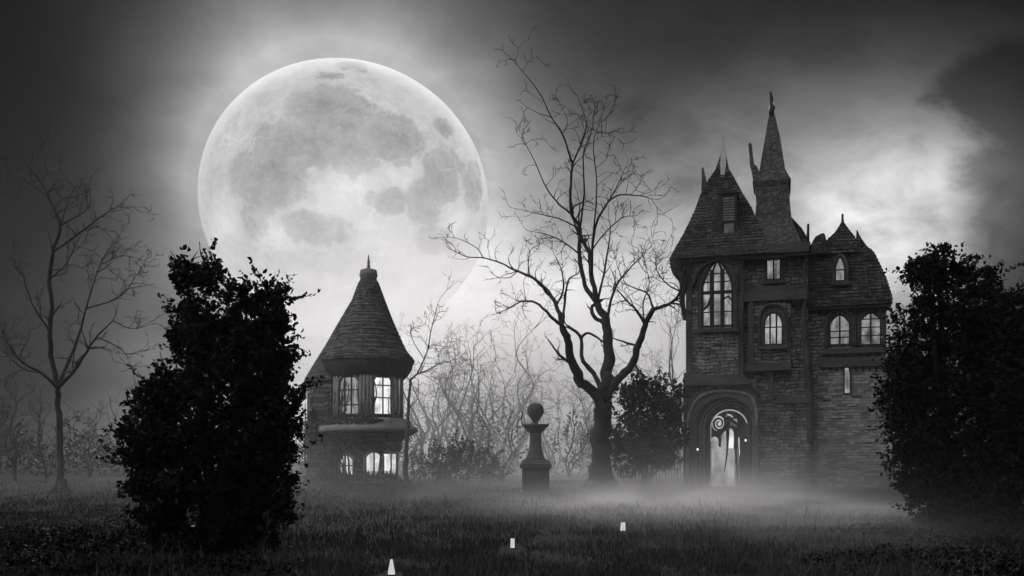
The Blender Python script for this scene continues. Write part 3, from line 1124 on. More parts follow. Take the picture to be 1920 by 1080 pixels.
# corbels carrying the eave, the jetty and the belt course
def corbels(px0, px1, n, py0, py1, f, bk):
    for k in range(n):
        x_ = px0 + (px1 - px0) * (k + 0.5) / n
        a_, b_, c_, d_ = HR(x_ - 2.2, py0, x_ + 2.2, py1, f)
        qq = MB()
        qq.loft([[(a_ + .02, bk, c_), (b_ - .02, bk, c_), (b_ - .02, bk - .08, c_), (a_ + .02, bk - .08, c_)][::-1],
                 [(a_, bk, (c_ + d_) / 2), (b_, bk, (c_ + d_) / 2), (b_, f + .12, (c_ + d_) / 2), (a_, f + .12, (c_ + d_) / 2)][::-1],
                 [(a_, bk, d_), (b_, bk, d_), (b_, f, d_), (a_, f, d_)][::-1]])
        qq.build('corbel', M['timber'], house)


corbels(1398, 1512, 9, 480, 486, 0.05, 0.62)
corbels(1400, 1508, 9, 563.5, 573, 0.0, 0.60)
corbels(1290, 1392, 8, 722.5, 733, -0.66, -0.34)
corbels(1538, 1662, 10, 687.5, 696, WY - 0.24, WY + 0.0)
corbels(1520, 1664, 11, 578.5, 587, WY - 0.36, WY + 0.04)
# hipped roof of the middle bay
q = MB()
q.stepped([lev(1400, 1519, 466, -0.2, 8.4), lev(1400, 1518, 458, -0.15, 8.4), lev(1404, 1502, 431, 1.6, 7.0), lev(1408, 1484, 411, 3.0, 5.6), lev(1410, 1476, 404, 3.6, 5.0)])
q.build('roof', M['shingle'], house)
# stub of a chimney left of the peak
spike('chimney', [1315, 1315.5, 1315.5], [1326, 1324, 1319], [362, 338, 314], 4.2, 0.8, M['timber'], mroof)
# louvred dormer
q = MB()
a, b, c, d = HR(1347, 364, 1380, 457, 0.25)
fr = 0.14
q.box(a, b, 0.25, 4.0, c, d)
dm = q.build('dormer', M['timber'], mroof)
q = MB()
q.box(a - 0.06, b + 0.08, 0.12, 3.8, d + 0.002, d + 0.14)
q.box(a - 0.03, a + 0.22, 0.16, 0.3, c, d)
q.box(b - 0.06, b + 0.05, 0.16, 0.3, c, d)
q.box(a, b + 0.04, 0.14, 0.3, c - 0.1, c + 0.04)
q.box(a + 0.22, b - 0.06, 0.15, 0.3, c + (d - c) * 0.42, c + (d - c) * 0.46)
q.build('dormer_frame', M['iron'], dm)
q = MB()
for k in range(9):
    z = c + (d - c) * (0.48 + 0.053 * k)
    q.add([(a + 0.25, 0.24, z), (b - 0.08, 0.24, z), (b - 0.08, 0.16, z - 0.04), (a + 0.25, 0.16, z - 0.04),
           (a + 0.25, 0.24, z + 0.06), (b - 0.08, 0.24, z + 0.06), (b - 0.08, 0.17, z + 0.02), (a + 0.25, 0.17, z + 0.02)],
          [(0, 1, 2, 3), (4, 7, 6, 5), (3, 2, 6, 7), (0, 3, 7, 4), (1, 5, 6, 2)])
q.box(a + 0.3, b - 0.12, 0.17, 0.246, c + 0.1, c + (d - c) * 0.40)
q.build('shutter', M['pale_stone'], dm)

# --- stone stair tower with the spire
q = MB()
lv = []
for l, r_, p, yf, yb in ((1408, 1503, 462, -0.30, 3.2), (1410, 1500, 452, -0.2, 3.1), (1412, 1491, 430, 0.25, 3.0), (1415, 1484, 411, 0.6, 2.9),
                         (1418, 1481, 380, 0.7, 2.8), (1416, 1479, 348, 0.7, 2.8), (1413, 1481, 338, 0.6, 2.9)):
    lv.append(lev(l, r_, p, yf, yb))
q.rects(lv)
tower = q.build('stair_tower', M['stone'], house)
q = MB()
lv = []
for l, r_, p, hd in ((1411, 1483, 338, 1.15), (1414, 1479, 332, 1.05), (1424, 1472, 318, 0.85), (1428, 1468, 292, 0.68), (1434, 1463, 260, 0.48), (1439, 1456, 230, 0.28), (1442, 1453, 216, 0.16)):
    lv.append(lev(l, r_, p, 1.75 - hd, 1.75 + hd))
q.rects(lv)
spire = q.build('spire', M['stone'], tower)
q = MB()
q.tube([hp(1447.5, 219, 1.7), hp(1447, 208, 1.7), hp(1449, 202, 1.7), hp(1446, 196, 1.7), hp(1446.5, 186, 1.7), hp(1444.5, 172, 1.7)], [0.15, 0.13, 0.14, 0.06, 0.11, 0.06], 6)
q.tube([hp(1444, 214, 1.7), hp(1444.5, 198, 1.7)], [0.09, 0.05], 5)
q.build('finial', M['iron'], spire)
hprism('broken_pinnacle', M['stone'], [(1412, 338), (1409, 318), (1406, 308), (1405, 290), (1403, 270), (1406, 267), (1410, 271), (1411, 285), (1413, 300), (1413.5, 308), (1419, 311), (1424, 322), (1422, 338)], 0.8, 1.3, tower)
hprism('slate_tail', M['timber'], [(1470, 312), (1476, 330), (1481, 342), (1482, 357), (1478, 345), (1474, 336), (1466, 336)], 1.05, 2.2, tower)
q = MB()
q.tube([hp(1514.5, 462, 0.0), hp(1515.5, 420, 0.0)], [0.09, 0.06], 5)
q.build('lightning_rod', M['iron'], house)
# rainwater pipe between the bays, swelling into an old buttress
q = MB()
pp = catmull([hp(1507, 474, 0.2), hp(1508, 520, 0.2), hp(1510, 538, 0.15), hp(1515, 550, 0.1), hp(1511, 566, 0.1), hp(1507, 582, 0.15), hp(1509, 620, 0.2), hp(1514, 680, 0.25), hp(1517, 740, 0.3), hp(1518, 830, 0.4)], 5)
q.tube(pp, [0.08 + 0.12 * min(1.0, max(0, (i - 22) / 14)) for i in range(len(pp))], 8)
q.build('drainpipe', M['timber'], house)
# lanterns at the door
for (lx, ly, yy) in ((1308, 843, -0.45), (1398, 826, 0.15)):
    x, z = H(lx, ly, yy)
    q = MB()
    q.tube([(x, yy + 0.25, z + 0.2), (x, yy + 0.02, z + 0.22), (x, yy, z + 0.14)], 0.025, 5)
    q.lathe([(0.02, z + 0.13), (0.075, z + 0.09), (0.07, z + 0.08)], x, yy, 8)
    lo = q.build('lantern', M['iron'], house)
    q = MB()
    q.lathe([(0.02, z - 0.05), (0.04, z - 0.03), (0.045, z + 0.05), (0.02, z + 0.07)], x, yy, 8)
    q.build('bulb', M['lamp'], lo)

# ------------------------------------------------------------------ round tower
TY = 60.0
KT = TY / F


def T(px, py, Y=TY):
    return at(px, py, Y)


tx, _ = T(691, 800)
tow = empty('round_tower', (tx, TY, 0))
tag(tow, 'pale round turret with a conical slate roof and lit windows, standing before the moon', 'tower')
TO = (tx, TY, 0)
sl_prof = [(17, 527), (22, 540), (31, 565), (41, 590), (52, 616), (62, 640), (71, 658), (82, 671), (85, 676), (84.5, 680)]
zt_ = lambda py: T(691, py)[1]
M['slate'] = course_mat('tower_slate', 0.24, 0.17, 0.5, var=0.5, mortar=0.35, wobble=0.10, radial=(0.0, 0.0, 2.0))
M['tower_wall'] = course_mat('tower_stone', 0.25, 0.30, 0.7, var=0.5, wobble=0.2, radial=(0.0, 0.0, 2.4))
q = MB()
pr = sl_prof[::-1]
st = []
for (ra, ya), (rb, yb) in zip(pr, pr[1:]):
    m_ = max(1, int(abs(ya - yb) * KT / 0.22))
    for k in range(m_):
        s0_, s1_ = k / m_, (k + 1) / m_
        st.append(((ra + (rb - ra) * s0_) * KT + 0.045, zt_(ya + (yb - ya) * s0_)))
        st.append(((ra + (rb - ra) * s1_) * KT, zt_(ya + (yb - ya) * s1_) - 0.006))
q.lathe(st, tx, TY, 40, wob=0.015, smooth=False)
troof = q.build('roof', M['slate'], tow, TO)
q = MB()
q.lathe([(62 * KT, zt_(716)), (66 * KT, zt_(712)), (74 * KT, zt_(704)), (81 * KT, zt_(692)), (83.5 * KT, zt_(681)), (83 * KT, zt_(679))], tx, TY, 40)
q.build('shaded_soffit', M['timber'], tow, TO)  # shade under the eave put into a darker material
q = MB()
q.lathe([(16 * KT, zt_(530)), (15 * KT, zt_(520)), (17 * KT, zt_(518)), (15.5 * KT, zt_(507)), (10 * KT, zt_(505)), (3 * KT, zt_(503))], tx, TY, 20, wob=0.06)
q.build('chimney_cap', M['tower_trim'], troof, TO)
q = MB()
q.lathe([(2.6 * KT, zt_(505)), (3.6 * KT, zt_(499)), (2 * KT, zt_(496)), (3.2 * KT, zt_(491)), (1.6 * KT, zt_(487)), (1.0 * KT, zt_(478))], tx, TY, 10)
q.build('finial', M['tower_trim'], troof, TO)
# upper storey, corbelled ledge, lower storey
q = MB()
q.lathe([(64 * KT, zt_(790)), (64 * KT, zt_(690))], tx, TY, 40)
q.build('upper_wall', M['tower_wall'], tow, TO)
q = MB()
q.lathe([(86 * KT, zt_(812)), (92 * KT, zt_(809)), (90 * KT, zt_(801)), (81 * KT, zt_(798)), (80 * KT, zt_(790)), (72 * KT, zt_(786)), (60 * KT, zt_(784))], tx, TY, 48, wob=0.02)
q.build('ledge', M['tower_trim'], tow, TO)
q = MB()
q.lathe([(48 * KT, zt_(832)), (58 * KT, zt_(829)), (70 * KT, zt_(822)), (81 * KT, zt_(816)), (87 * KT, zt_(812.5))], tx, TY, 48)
q.build('shaded_soffit', M['timber'], tow, TO)  # separate dark underside: the ledge's shade painted as material
q = MB()
q.lathe([(56 * KT, zt_(905)), (55 * KT, zt_(850)), (62 * KT, zt_(843)), (63 * KT, zt_(832)), (58 * KT, zt_(828)), (52 * KT, zt_(826))], tx, TY, 40)
q.build('lower_wall', M['tower_wall'], tow, TO)
q = MB()
q.lathe([(60 * KT, zt_(908)), (58 * KT, zt_(901))], tx, TY, 40)
q.build('plinth', M['tower_trim'], tow, TO)
# the stouter drum behind on the left with its own lean-to cone
bx_, by_ = T(660, 700, TY + 3.2)[0], TY + 3.2
kb = by_ / F
zb = lambda py: at(660, py, by_)[1]
q = MB()
q.lathe([(89 * kb, zb(720)), (87 * kb, zb(712)), (70 * kb, zb(682)), (50 * kb, zb(650)), (20 * kb, zb(596)), (3 * kb, zb(566))], bx_, by_, 36, wob=0.02)
q.build('roof', M['slate'], tow, TO)
q = MB()
q.lathe([(84 * kb, -0.3), (82 * kb, zb(790)), (82 * kb, zb(715))], bx_, by_, 36)
q.build('drum_wall', M['tower_wall'], tow, TO)


def curved_window(px0, px1, py0, py1, rad_px, mat, cols, rows, archd=True, hot=False):
    """window lying on the turret's round wall between two photo columns"""
    R = rad_px * KT
    def ang_(px):
        s = max(-0.98, min(0.98, (px - 691) / rad_px))
        return math.asin(s)
    a0, a1 = ang_(px0), ang_(px1)
    z0, z1 = zt_(py1), zt_(py0)
    def pt(s, z, dr):
        a_ = a0 + (a1 - a0) * s
        return (tx + (R + dr) * math.sin(a_), TY - (R + dr) * math.cos(a_), z)
    n = 10
    def top(s):
        k = abs(2 * s - 1)
        return z1 - (z1 - z0) * (0.16 * k ** 2.4 if archd else 0.0)
    sur = MB()
    line = [pt(-0.06, z0, 0.05)] + [pt(-0.06 + 1.12 * i / n, top(min(max(-0.06 + 1.12 * i / n, 0), 1)) + 0.08, 0.05) for i in range(n + 1)] + [pt(1.06, z0, 0.05)]
    sur.tube(line, 0.11, 6)
    w = sur.build('window', M['tower_trim'], tow, TO)
    f_ = MB()
    for k in range(0, cols + 1):
        s = k / cols
        f_.tube([pt(s, z0, 0.05), pt(s, top(s), 0.05)], 0.055, 5)
    for r_ in rows:
        z = z0 + (z1 - z0) * r_
        f_.tube([pt(i / 6, z, 0.05) for i in range(7)], 0.04, 5)
    f_.tube([pt(i / n, top(i / n), 0.05) for i in range(n + 1)], 0.05, 5)
    f_.tube([pt(i / n, z0, 0.06) for i in range(n + 1)], 0.09, 5)
    f_.build('frame', M['bark_grey'], w, TO)
    p = MB()
    for i in range(n):
        s0, s1 = i / n, (i + 1) / n
        p.add([pt(s0, z0, 0.02), pt(s1, z0, 0.02), pt(s1, top(s1), 0.02), pt(s0, top(s0), 0.02),
               pt(s0, z0, -0.05), pt(s1, z0, -0.05), pt(s1, top(s1), -0.05), pt(s0, top(s0), -0.05)],
              [(0, 1, 2, 3), (4, 7, 6, 5), (3, 2, 6, 7), (0, 4, 5, 1)])
    p.build('pane', mat, w, TO)
    return w


curved_window(647, 684, 708, 781, 64, M['window_dim'], 3, (0.25, 0.62), True)
curved_window(710, 738, 706, 781, 64, M['window_hot'], 2, (0.42, 0.72), True)
curved_window(742, 752, 704, 778, 64, M['window_dim'], 1, (), True)
curved_window(645, 672, 853, 905, 55, M['window_hot'], 2, (0.3, 0.62), True)
curved_window(695, 722, 848, 905, 55, M['window_hot'], 2, (), True)
curved_window(724, 744, 850, 905, 55, M['window_hot'], 2, (), False)
# pilasters on the upper storey
for px in (637, 643, 688, 694, 700, 706, 741, 747, 753):
    s = max(-0.97, min(0.97, (px - 691) / 64))
    a_ = math.asin(s)
    q = MB()
    q.tube([(tx + 66 * KT * math.sin(a_), TY - 66 * KT * math.cos(a_), zt_(786)), (tx + 66 * KT * math.sin(a_), TY - 66 * KT * math.cos(a_), zt_(706))], [0.15, 0.12], 8)
    q.build('pilaster', M['tower_trim'], tow, TO)
# little iron balcony of the lower window
q = MB()
R = 62 * KT
aL, aR = math.asin(-1 / 62), math.asin(48 / 62)
zr0, zr1 = zt_(905), zt_(884)
arc = [aL + (aR - aL) * i / 14 for i in range(15)]
for z in (zr0, zr1, zr1 - 0.12):
    q.tube([(tx + R * math.sin(a_), TY - R * math.cos(a_), z) for a_ in arc], 0.03, 5)
for a_ in arc:
    x_, y_ = tx + R * math.sin(a_), TY - R * math.cos(a_)
    q.tube([(x_, y_, zr0), (x_ + 0.06, y_, (zr0 + zr1) / 2), (x_, y_, zr1)], 0.02, 4)
q.build('balcony', M['iron'], tow, TO)

# ------------------------------------------------------------------ ivy on the tower
rv = random.Random(11)
q = MB()


def wallpt(a_, z, dr=0.08):
    py = HOR - (z - CAMH) / KT
    if py > 828: r_ = 60
    elif py > 784: r_ = 84 - abs(py - 806) * 0.35
    else: r_ = 66
    return Vector((tx + (r_ * KT + dr) * math.sin(a_), TY - (r_ * KT + dr) * math.cos(a_), z))


for k in range(46):
    a_ = rv.uniform(-1.5, 0.55)
    z = zt_(rv.choice((905, 830, 800, 795, 785, 900)))
    zend = zt_(rv.uniform(690, 800))
    pts, n = [], 14
    drift = rv.uniform(-0.5, 0.5)
    for i in range(n):
        s = i / (n - 1)
        zz = z + (zend - z) * s
        pts.append(wallpt(a_ + drift * s + 0.12 * mnoise.noise(Vector((k * 3.1, s * 4, 0))), zz, 0.05 + 0.12 * abs(mnoise.noise(Vector((k, s * 5, 3))))))
    q.tube(pts, [0.075 * (1 - 0.75 * i / n) * rv.uniform(0.6, 1.2) for i in range(n)], 5)
for k in range(26):   # strands lying along the ledge and the drum
    a_ = rv.uniform(-1.5, 0.2)
    zz = zt_(rv.uniform(786, 845))
    pts = [wallpt(a_ + 0.09 * i, zz + 0.35 * mnoise.noise(Vector((k * 2.7, i * 0.4, 0))), 0.12) for i in range(10)]
    q.tube(pts, [0.05 + 0.03 * mnoise.noise(Vector((k, i, 0))) for i in range(10)], 5)
for k in range(30):
    a_ = rv.uniform(-1.4, 0.7)
    z = rv.uniform(zb(900), zb(790))
    pts = []
    for i in range(14):
        s = i / 13
        aa = a_ + rv.uniform(-0.05, 0.05) + 0.5 * mnoise.noise(Vector((k * 1.9, s * 2.0, 4)))
        pts.append(Vector((bx_ + (83 * kb + 0.1) * math.sin(aa), by_ - (83 * kb + 0.1) * math.cos(aa), z + s * rv.uniform(2.2, 3.2))))
    q.tube(pts, [0.06 * (1 - 0.8 * i / 14) for i in range(14)], 4)
e = empty('climbing_vine', (tx - 1.5, TY - 2.3, 0))
tag(e, 'tangled bare vine climbing the round turret with the conical roof', 'vine')
q.build('stems', M['bark_grey'], e, (tx - 1.5, TY - 2.3, 0))
vb = []
for k in range(30):
    a_ = rv.uniform(-1.5, -0.45)
    w_ = wallpt(a_, zt_(rv.choice((rv.uniform(815, 860), rv.uniform(815, 840)))), 0.05)
    vb.append((w_.x - tx + 1.5, w_.y - TY + 2.3, w_.z, rv.uniform(.2, .5), 0.22, rv.uniform(.15, .4)))
for k in range(14):
    aa = rv.uniform(-1.3, 0.3)
    vb.append((bx_ + 83 * kb * math.sin(aa) - tx + 1.5, by_ - 83 * kb * math.cos(aa) - TY + 2.3, rv.uniform(1.0, 5.5), rv.uniform(.4, .8), .3, rv.uniform(.4, .9)))
v_, f_ = leaves(vb, 5000, 0.20, 31)
np_mesh('foliage', v_, f_, M['under'], e)

# ------------------------------------------------------------------ the moon
MD = 16000.0
MR = MD * math.sqrt(1 + (645 - 960) ** 2 / F ** 2) * 272.0 / F * 0.97
mx, mz = at(651, 383, MD)
bm = bmesh.new()
bmesh.ops.create_uvsphere(bm, u_segments=96, v_segments=64, radius=1.0)
for f in bm.faces: f.smooth = True
me = bpy.data.meshes.new('moon')
bm.to_mesh(me); bm.free()
m, t, out = newmat('moon_surface')
oc = objco(t)
x, y, z = sep(t, oc)
wn = noise(t, oc, 3.5, 6, 0.62) - 0.5
wn2 = noise(t, oc, 7.0, 6, 0.65) - 0.5
lw = noise(t, oc, 2.2, 2, 0.5) - 0.5
lw2 = noise(t, comb(t, x, y + 9.0, z), 2.2, 2, 0.5) - 0.5
X = x + lw * 0.05 + wn2 * 0.20
Z = z + lw2 * 0.05 + (noise(t, comb(t, x + 5.0, y, z), 7.0, 6, 0.65) - 0.5) * 0.20
mare = None
for (cx, cz, rx, rz, am) in ((-.10, .54, .26, .19, 1), (.27, .42, .20, .16, 1), (.60, .22, .15, .19, 1), (.83, .16, .08, .17, 1), (.47, .04, .12, .18, .9),
                             (-.48, .13, .25, .21, .95), (-.36, .33, .22, .17, .95), (.61, .55, .065, .065, 1), (.04, .9, .11, .045, .9), (-.1, .81, .11, .035, .8),
                             (.02, .29, .17, .12, 1.0), (.25, .04, .13, .10, .9), (-.22, .36, .2, .15, .95), (-.2, -.15, .26, .12, .75), (.55, -.2, .18, .14, .75), (-.55, -.1, .16, .2, .7)):
    p_ = (X - cx) / rx
    q_ = (Z - cz) / rz
    gg = (p_ * p_ * -0.7 - q_ * q_ * 0.7).exp() * am
    mare = gg if mare is None else mare.max(gg)
mm = mare.sm(0.40, 0.57)
deep = mare.sm(0.55, 1.0)
vo = t.nodes.new('ShaderNodeTexVoronoi')
vo.inputs['Scale'].default_value = 7.0
vo.feature = 'DISTANCE_TO_EDGE'
t.links.new(comb(t, x + wn * 0.2, y, z + wn2 * 0.2), vo.inputs['Vector'])
ray = (1.0 - E(t, vo.outputs['Distance']).sm(0.0, 0.06)) * (noise(t, oc, 2.0, 3)).sm(0.45, 0.7)
speck = noise(t, oc, 38.0, 4, 0.7).sm(0.60, 0.74)
bright = None
for (cx, cz, rr) in ((-.42, -.18, .13), (-.1, .03, .16), (.05, .18, .14), (.33, .2, .10), (-.75, -.15, .1), (.15, -.12, .2), (.72, -.05, .07)):
    p_ = (x + wn2 * 0.25 - cx) / rr
    q_ = (z + wn * 0.25 - cz) / rr
    gg = (p_ * p_ * -1.0 - q_ * q_).exp()
    bright = gg if bright is None else bright + gg
rim = ((x * x + z * z).pow(0.5)).sm(0.80, 1.0)
topl = z.sm(-0.1, 1.0)
v = 0.56 + wn * 0.22 + wn2 * 0.14 - mm * 0.135 - mm * deep * 0.05
fine = noise(t, oc, 22.0, 6, 0.7) - 0.5
v = v + ray * 0.10 + speck * 0.17 + bright * 0.13 + rim * topl * 0.36 + fine * 0.20
e_ = t.nodes.new('ShaderNodeEmission')
t.links.new(grey(t, v, (1, 0.985, 0.985)), e_.inputs['Color'])
e_.inputs['Strength'].default_value = 1.0
t.links.new(e_.outputs[0], out.inputs['Surface'])
me.materials.append(m)
moon = bpy.data.objects.new('moon', me)
moon.location = (mx, MD, mz)
moon.rotation_euler = Vector((-mx, -MD, CAMH - mz)).to_track_quat('-Y', 'Z').to_euler()
moon.scale = (MR * 0.985, MR, MR * 0.93)
COL.objects.link(moon)
tag(moon, 'huge pale full moon with grey seas low in the sky', 'moon')

# ------------------------------------------------------------------ trees
def zp(zx, zy, sc, ox, oy):
    return ox + zx * sc, oy + zy * sc


def limbs(tr, Y, spec, sc, ox, oy, seed, depth_=1.0, thick=1.0):
    """spec: (points in crop coords, r0 px, r1 px, twigs, twig length). Each limb drifts in depth as it leaves the trunk."""
    R = random.Random(seed)
    k = Y / F
    start = {}
    for pts, r0, r1, tw, tl in spec:
        key = pts[0]
        y = start.get(key, Y)
        sl_ = R.uniform(-1, 1) * depth_
        res = []
        prev = None
        for p in pts:
            px, py = zp(p[0], p[1], sc, ox, oy)
            if prev is not None:
                dd = math.hypot(px - prev[0], py - prev[1]) * k
                sl_ = max(-1.1 * depth_, min(1.1 * depth_, sl_ + R.uniform(-0.35, 0.35)))
                y += dd * sl_ * 0.6
            prev = (px, py)
            # keep the apparent place while giving the limb its own depth
            X_, Z_ = at(px, py, y)
            res.append((X_, y, Z_))
            start.setdefault(p, y)
        tr.branch(res, r0 * sc * k * thick, r1 * sc * k * thick, 5, 9, 0.3, int(tw * 1.7), tl)


T1 = Tree(21, 1.1)
limbs(T1, 44.0, [
    ([(392, 1062), (390, 1000), (388, 930), (390, 870), (398, 835)], 29, 22, 0, 1),
    ([(398, 835), (404, 790), (406, 750), (408, 700), (402, 655), (382, 610)], 19, 9, 0, 1),
    ([(398, 835), (350, 805), (324, 755), (312, 705), (298, 665)], 15, 8, 0, 1),
    ([(298, 665), (284, 615), (262, 578), (228, 548), (182, 528)], 6, 2.6, 5, 1.2),
    ([(182, 528), (150, 512), (110, 500), (70, 497), (28, 478)], 2.4, 0.8, 4, 1.1),
    ([(110, 500), (95, 478), (60, 458), (28, 450)], 1.5, 0.6, 2, 0.8),
    ([(298, 665), (268, 637), (240, 610), (205, 603), (165, 622)], 4.5, 1.2, 6, 1.1),
    ([(284, 615), (300, 575), (296, 530), (280, 495)], 3, 0.8, 4, 1.0),
    ([(298, 665), (302, 620), (312, 555), (335, 538)], 4, 1.2, 5, 0.9),
    ([(324, 755), (292, 732), (264, 695)], 5, 1.5, 2, 0.5),
    ([(398, 835), (372, 775), (345, 742), (342, 690), (310, 662)], 7, 3.5, 2, 0.6),
    ([(342, 690), (362, 680), (395, 700)], 4, 2.5, 1, 0.5),
    ([(402, 655), (372, 640), (370, 615), (392, 600)], 6, 4, 1, 0.5),
    ([(382, 610), (368, 545), (362, 490), (345, 455), (330, 425)], 7, 4, 4, 1.0),
    ([(382, 610), (352, 565), (338, 490), (340, 430), (320, 395), (317, 340), (322, 275)], 6.5, 3, 6, 1.3),
    ([(322, 275), (345, 225), (355, 180), (340, 130)], 2.6, 0.7, 4, 1.2),
    ([(322, 275), (298, 205), (272, 165), (242, 105), (205, 58), (172, 20)], 2.6, 0.5, 4, 1.2),
    ([(272, 165), (240, 155), (210, 138)], 1.2, 0.4, 1, 0.6),
    ([(298, 205), (310, 172), (283, 115)], 1.3, 0.4, 2, 0.7),
    ([(320, 395), (290, 372), (258, 330), (232, 270), (205, 220)], 3.0, 0.6, 5, 1.2),
    ([(340, 430), (350, 345), (348, 255), (368, 195), (376, 140)], 3, 0.6, 6, 1.3),
    ([(368, 545), (372, 445), (395, 385), (428, 352), (480, 352), (515, 360)], 4, 0.6, 7, 1.2),
    ([(395, 385), (425, 335), (452, 275)], 2.2, 0.5, 5, 1.0),
    ([(372, 445), (380, 330), (372, 230), (388, 170)], 2.2, 0.5, 5, 1.2),
    ([(362, 490), (400, 440), (440, 405), (470, 400)], 2.2, 0.6, 5, 1.0),
    ([(382, 610), (400, 520), (412, 440), (408, 400)], 3.6, 0.7, 6, 1.0),
    ([(402, 655), (424, 570), (462, 522), (500, 482)], 4.2, 0.8, 7, 1.2),
    ([(338, 490), (300, 462), (262, 445), (215, 435)], 2.4, 0.6, 5, 1.0),
    ([(330, 425), (285, 405), (240, 395), (175, 380)], 2.0, 0.5, 5, 1.0),
    ([(398, 835), (432, 790), (465, 752), (478, 710), (495, 662), (515, 622)], 12, 6, 1, 0.7),
    ([(515, 622), (555, 608), (578, 580), (588, 520)], 4.5, 2.0, 5, 0.9),
    ([(555, 608), (580, 612), (596, 628)], 2.5, 1.5, 2, 0.5),
    ([(478, 710), (445, 700), (415, 690)], 3.5, 1.2, 2, 0.5),
    ([(495, 662), (478, 630), (450, 600), (428, 575)], 4, 1.2, 5, 0.9),
    ([(515, 622), (500, 585), (470, 572), (440, 560)], 3, 0.8, 5, 0.9),
    ([(495, 662), (490, 610), (505, 560), (490, 500)], 2.4, 0.6, 6, 1.0),
    ([(578, 580), (545, 560), (520, 520), (540, 480)], 2.2, 0.5, 6, 1.0),
], 0.787, 820, 90, 4, 1.0, 0.87)
x_, z_ = at(1127, 918, 44)
# root flare
for k in range(7):
    a_ = k * 0.9 + 0.3
    T1.branch([(x_ + 0.25 * math.cos(a_), 44 + 0.25 * math.sin(a_), 1.1), (x_ + 0.55 * math.cos(a_), 44 + 0.55 * math.sin(a_), 0.35), (x_ + 1.3 * math.cos(a_), 44 + 1.2 * math.sin(a_), -0.15)], 0.34, 0.08, 4, 7, 0.2)
T1.finish('dead_tree', 'large leafless forked tree with a thick trunk left of the gothic house', (x_, 44, 0), M['bark'])

T2 = Tree(33, 1.2)
limbs(T2, 40.0, [
    ([(154, 880), (152, 830), (149, 740), (146, 660), (145, 608)], 10.08, 5.40, 0, 1),
    ([(145, 608), (130, 545), (124, 470), (130, 405), (122, 340), (132, 270)], 6.48, 4.32, 3, 1.2),
    ([(132, 270), (150, 205), (122, 135), (100, 92), (60, 48)], 4.32, 0.72, 8, 1.4),
    ([(145, 608), (102, 572), (55, 545), (20, 500), (5, 465)], 4.32, 0.72, 8, 1.4),
    ([(102, 572), (60, 562), (10, 522)], 2.16, 0.58, 4, 1.2),
    ([(145, 608), (182, 572), (215, 522), (242, 482), (282, 442)], 5.04, 1.15, 7, 1.3),
    ([(145, 608), (178, 528), (200, 470), (215, 412), (250, 302), (292, 236)], 4.32, 0.72, 9, 1.4),
    ([(124, 470), (82, 402), (50, 310)], 2.88, 0.58, 5, 1.2),
    ([(132, 270), (200, 222), (252, 182), (302, 150)], 2.88, 0.50, 7, 1.3),
    ([(150, 205), (220, 160), (225, 92)], 2.16, 0.50, 4, 1.2),
    ([(215, 412), (300, 382), (342, 328)], 2.16, 0.45, 6, 1.2),
    ([(242, 482), (305, 515), (332, 565)], 1.73, 0.50, 4, 0.9),
    ([(282, 442), (330, 462), (380, 450)], 1.30, 0.45, 4, 0.9),
    ([(250, 302), (310, 280), (372, 296)], 1.30, 0.45, 5, 0.9),
    ([(122, 135), (60, 90), (5, 75)], 1.73, 0.45, 5, 1.2),
    ([(122, 340), (165, 300), (190, 250)], 2.16, 0.50, 5, 1.1),
], 0.75, 0, 270, 8)
x_, z_ = at(115, 922, 40)
for k in range(5):
    a_ = k * 1.25
    T2.branch([(x_ + 0.1 * math.cos(a_), 40 + 0.1 * math.sin(a_), 0.6), (x_ + 0.25 * math.cos(a_), 40 + 0.25 * math.sin(a_), 0.2), (x_ + 0.7 * math.cos(a_), 40 + 0.7 * math.sin(a_), -0.12)], 0.14, 0.04, 4, 6, 0.2)
T2.finish('dead_tree', 'tall leafless tree fading into dark mist at the far left edge', (x_, 40, 0), M['bark'])

T3 = Tree(44, 1.3)
limbs(T3, 53.0, [
    ([(500, 1050), (498, 900), (505, 760), (512, 650), (516, 572)], 12, 5, 1, 0.8),
    ([(516, 572), (545, 545), (582, 530), (640, 500), (695, 488)], 4.5, 1, 6, 1.0),
    ([(545, 545), (575, 480), (592, 438), (612, 420), (672, 430)], 3.6, 0.9, 6, 1.0),
    ([(592, 438), (602, 370), (622, 290), (640, 230), (680, 178)], 2.8, 0.7, 7, 1.0),
    ([(575, 480), (532, 412), (518, 355), (570, 338), (592, 300)], 2.2, 0.6, 6, 0.8),
    ([(516, 572), (498, 550), (488, 515)], 2.4, 0.7, 3, 0.6),
    ([(640, 500), (640, 460), (690, 400)], 1.6, 0.5, 4, 0.9),
], 0.444, 540, 460, 5)
x_, z_ = at(761, 908, 53)
T3.finish('dead_tree', 'thin leafless tree with contorted branches right beside the round turret', (x_, 53, 0), M['bark'])


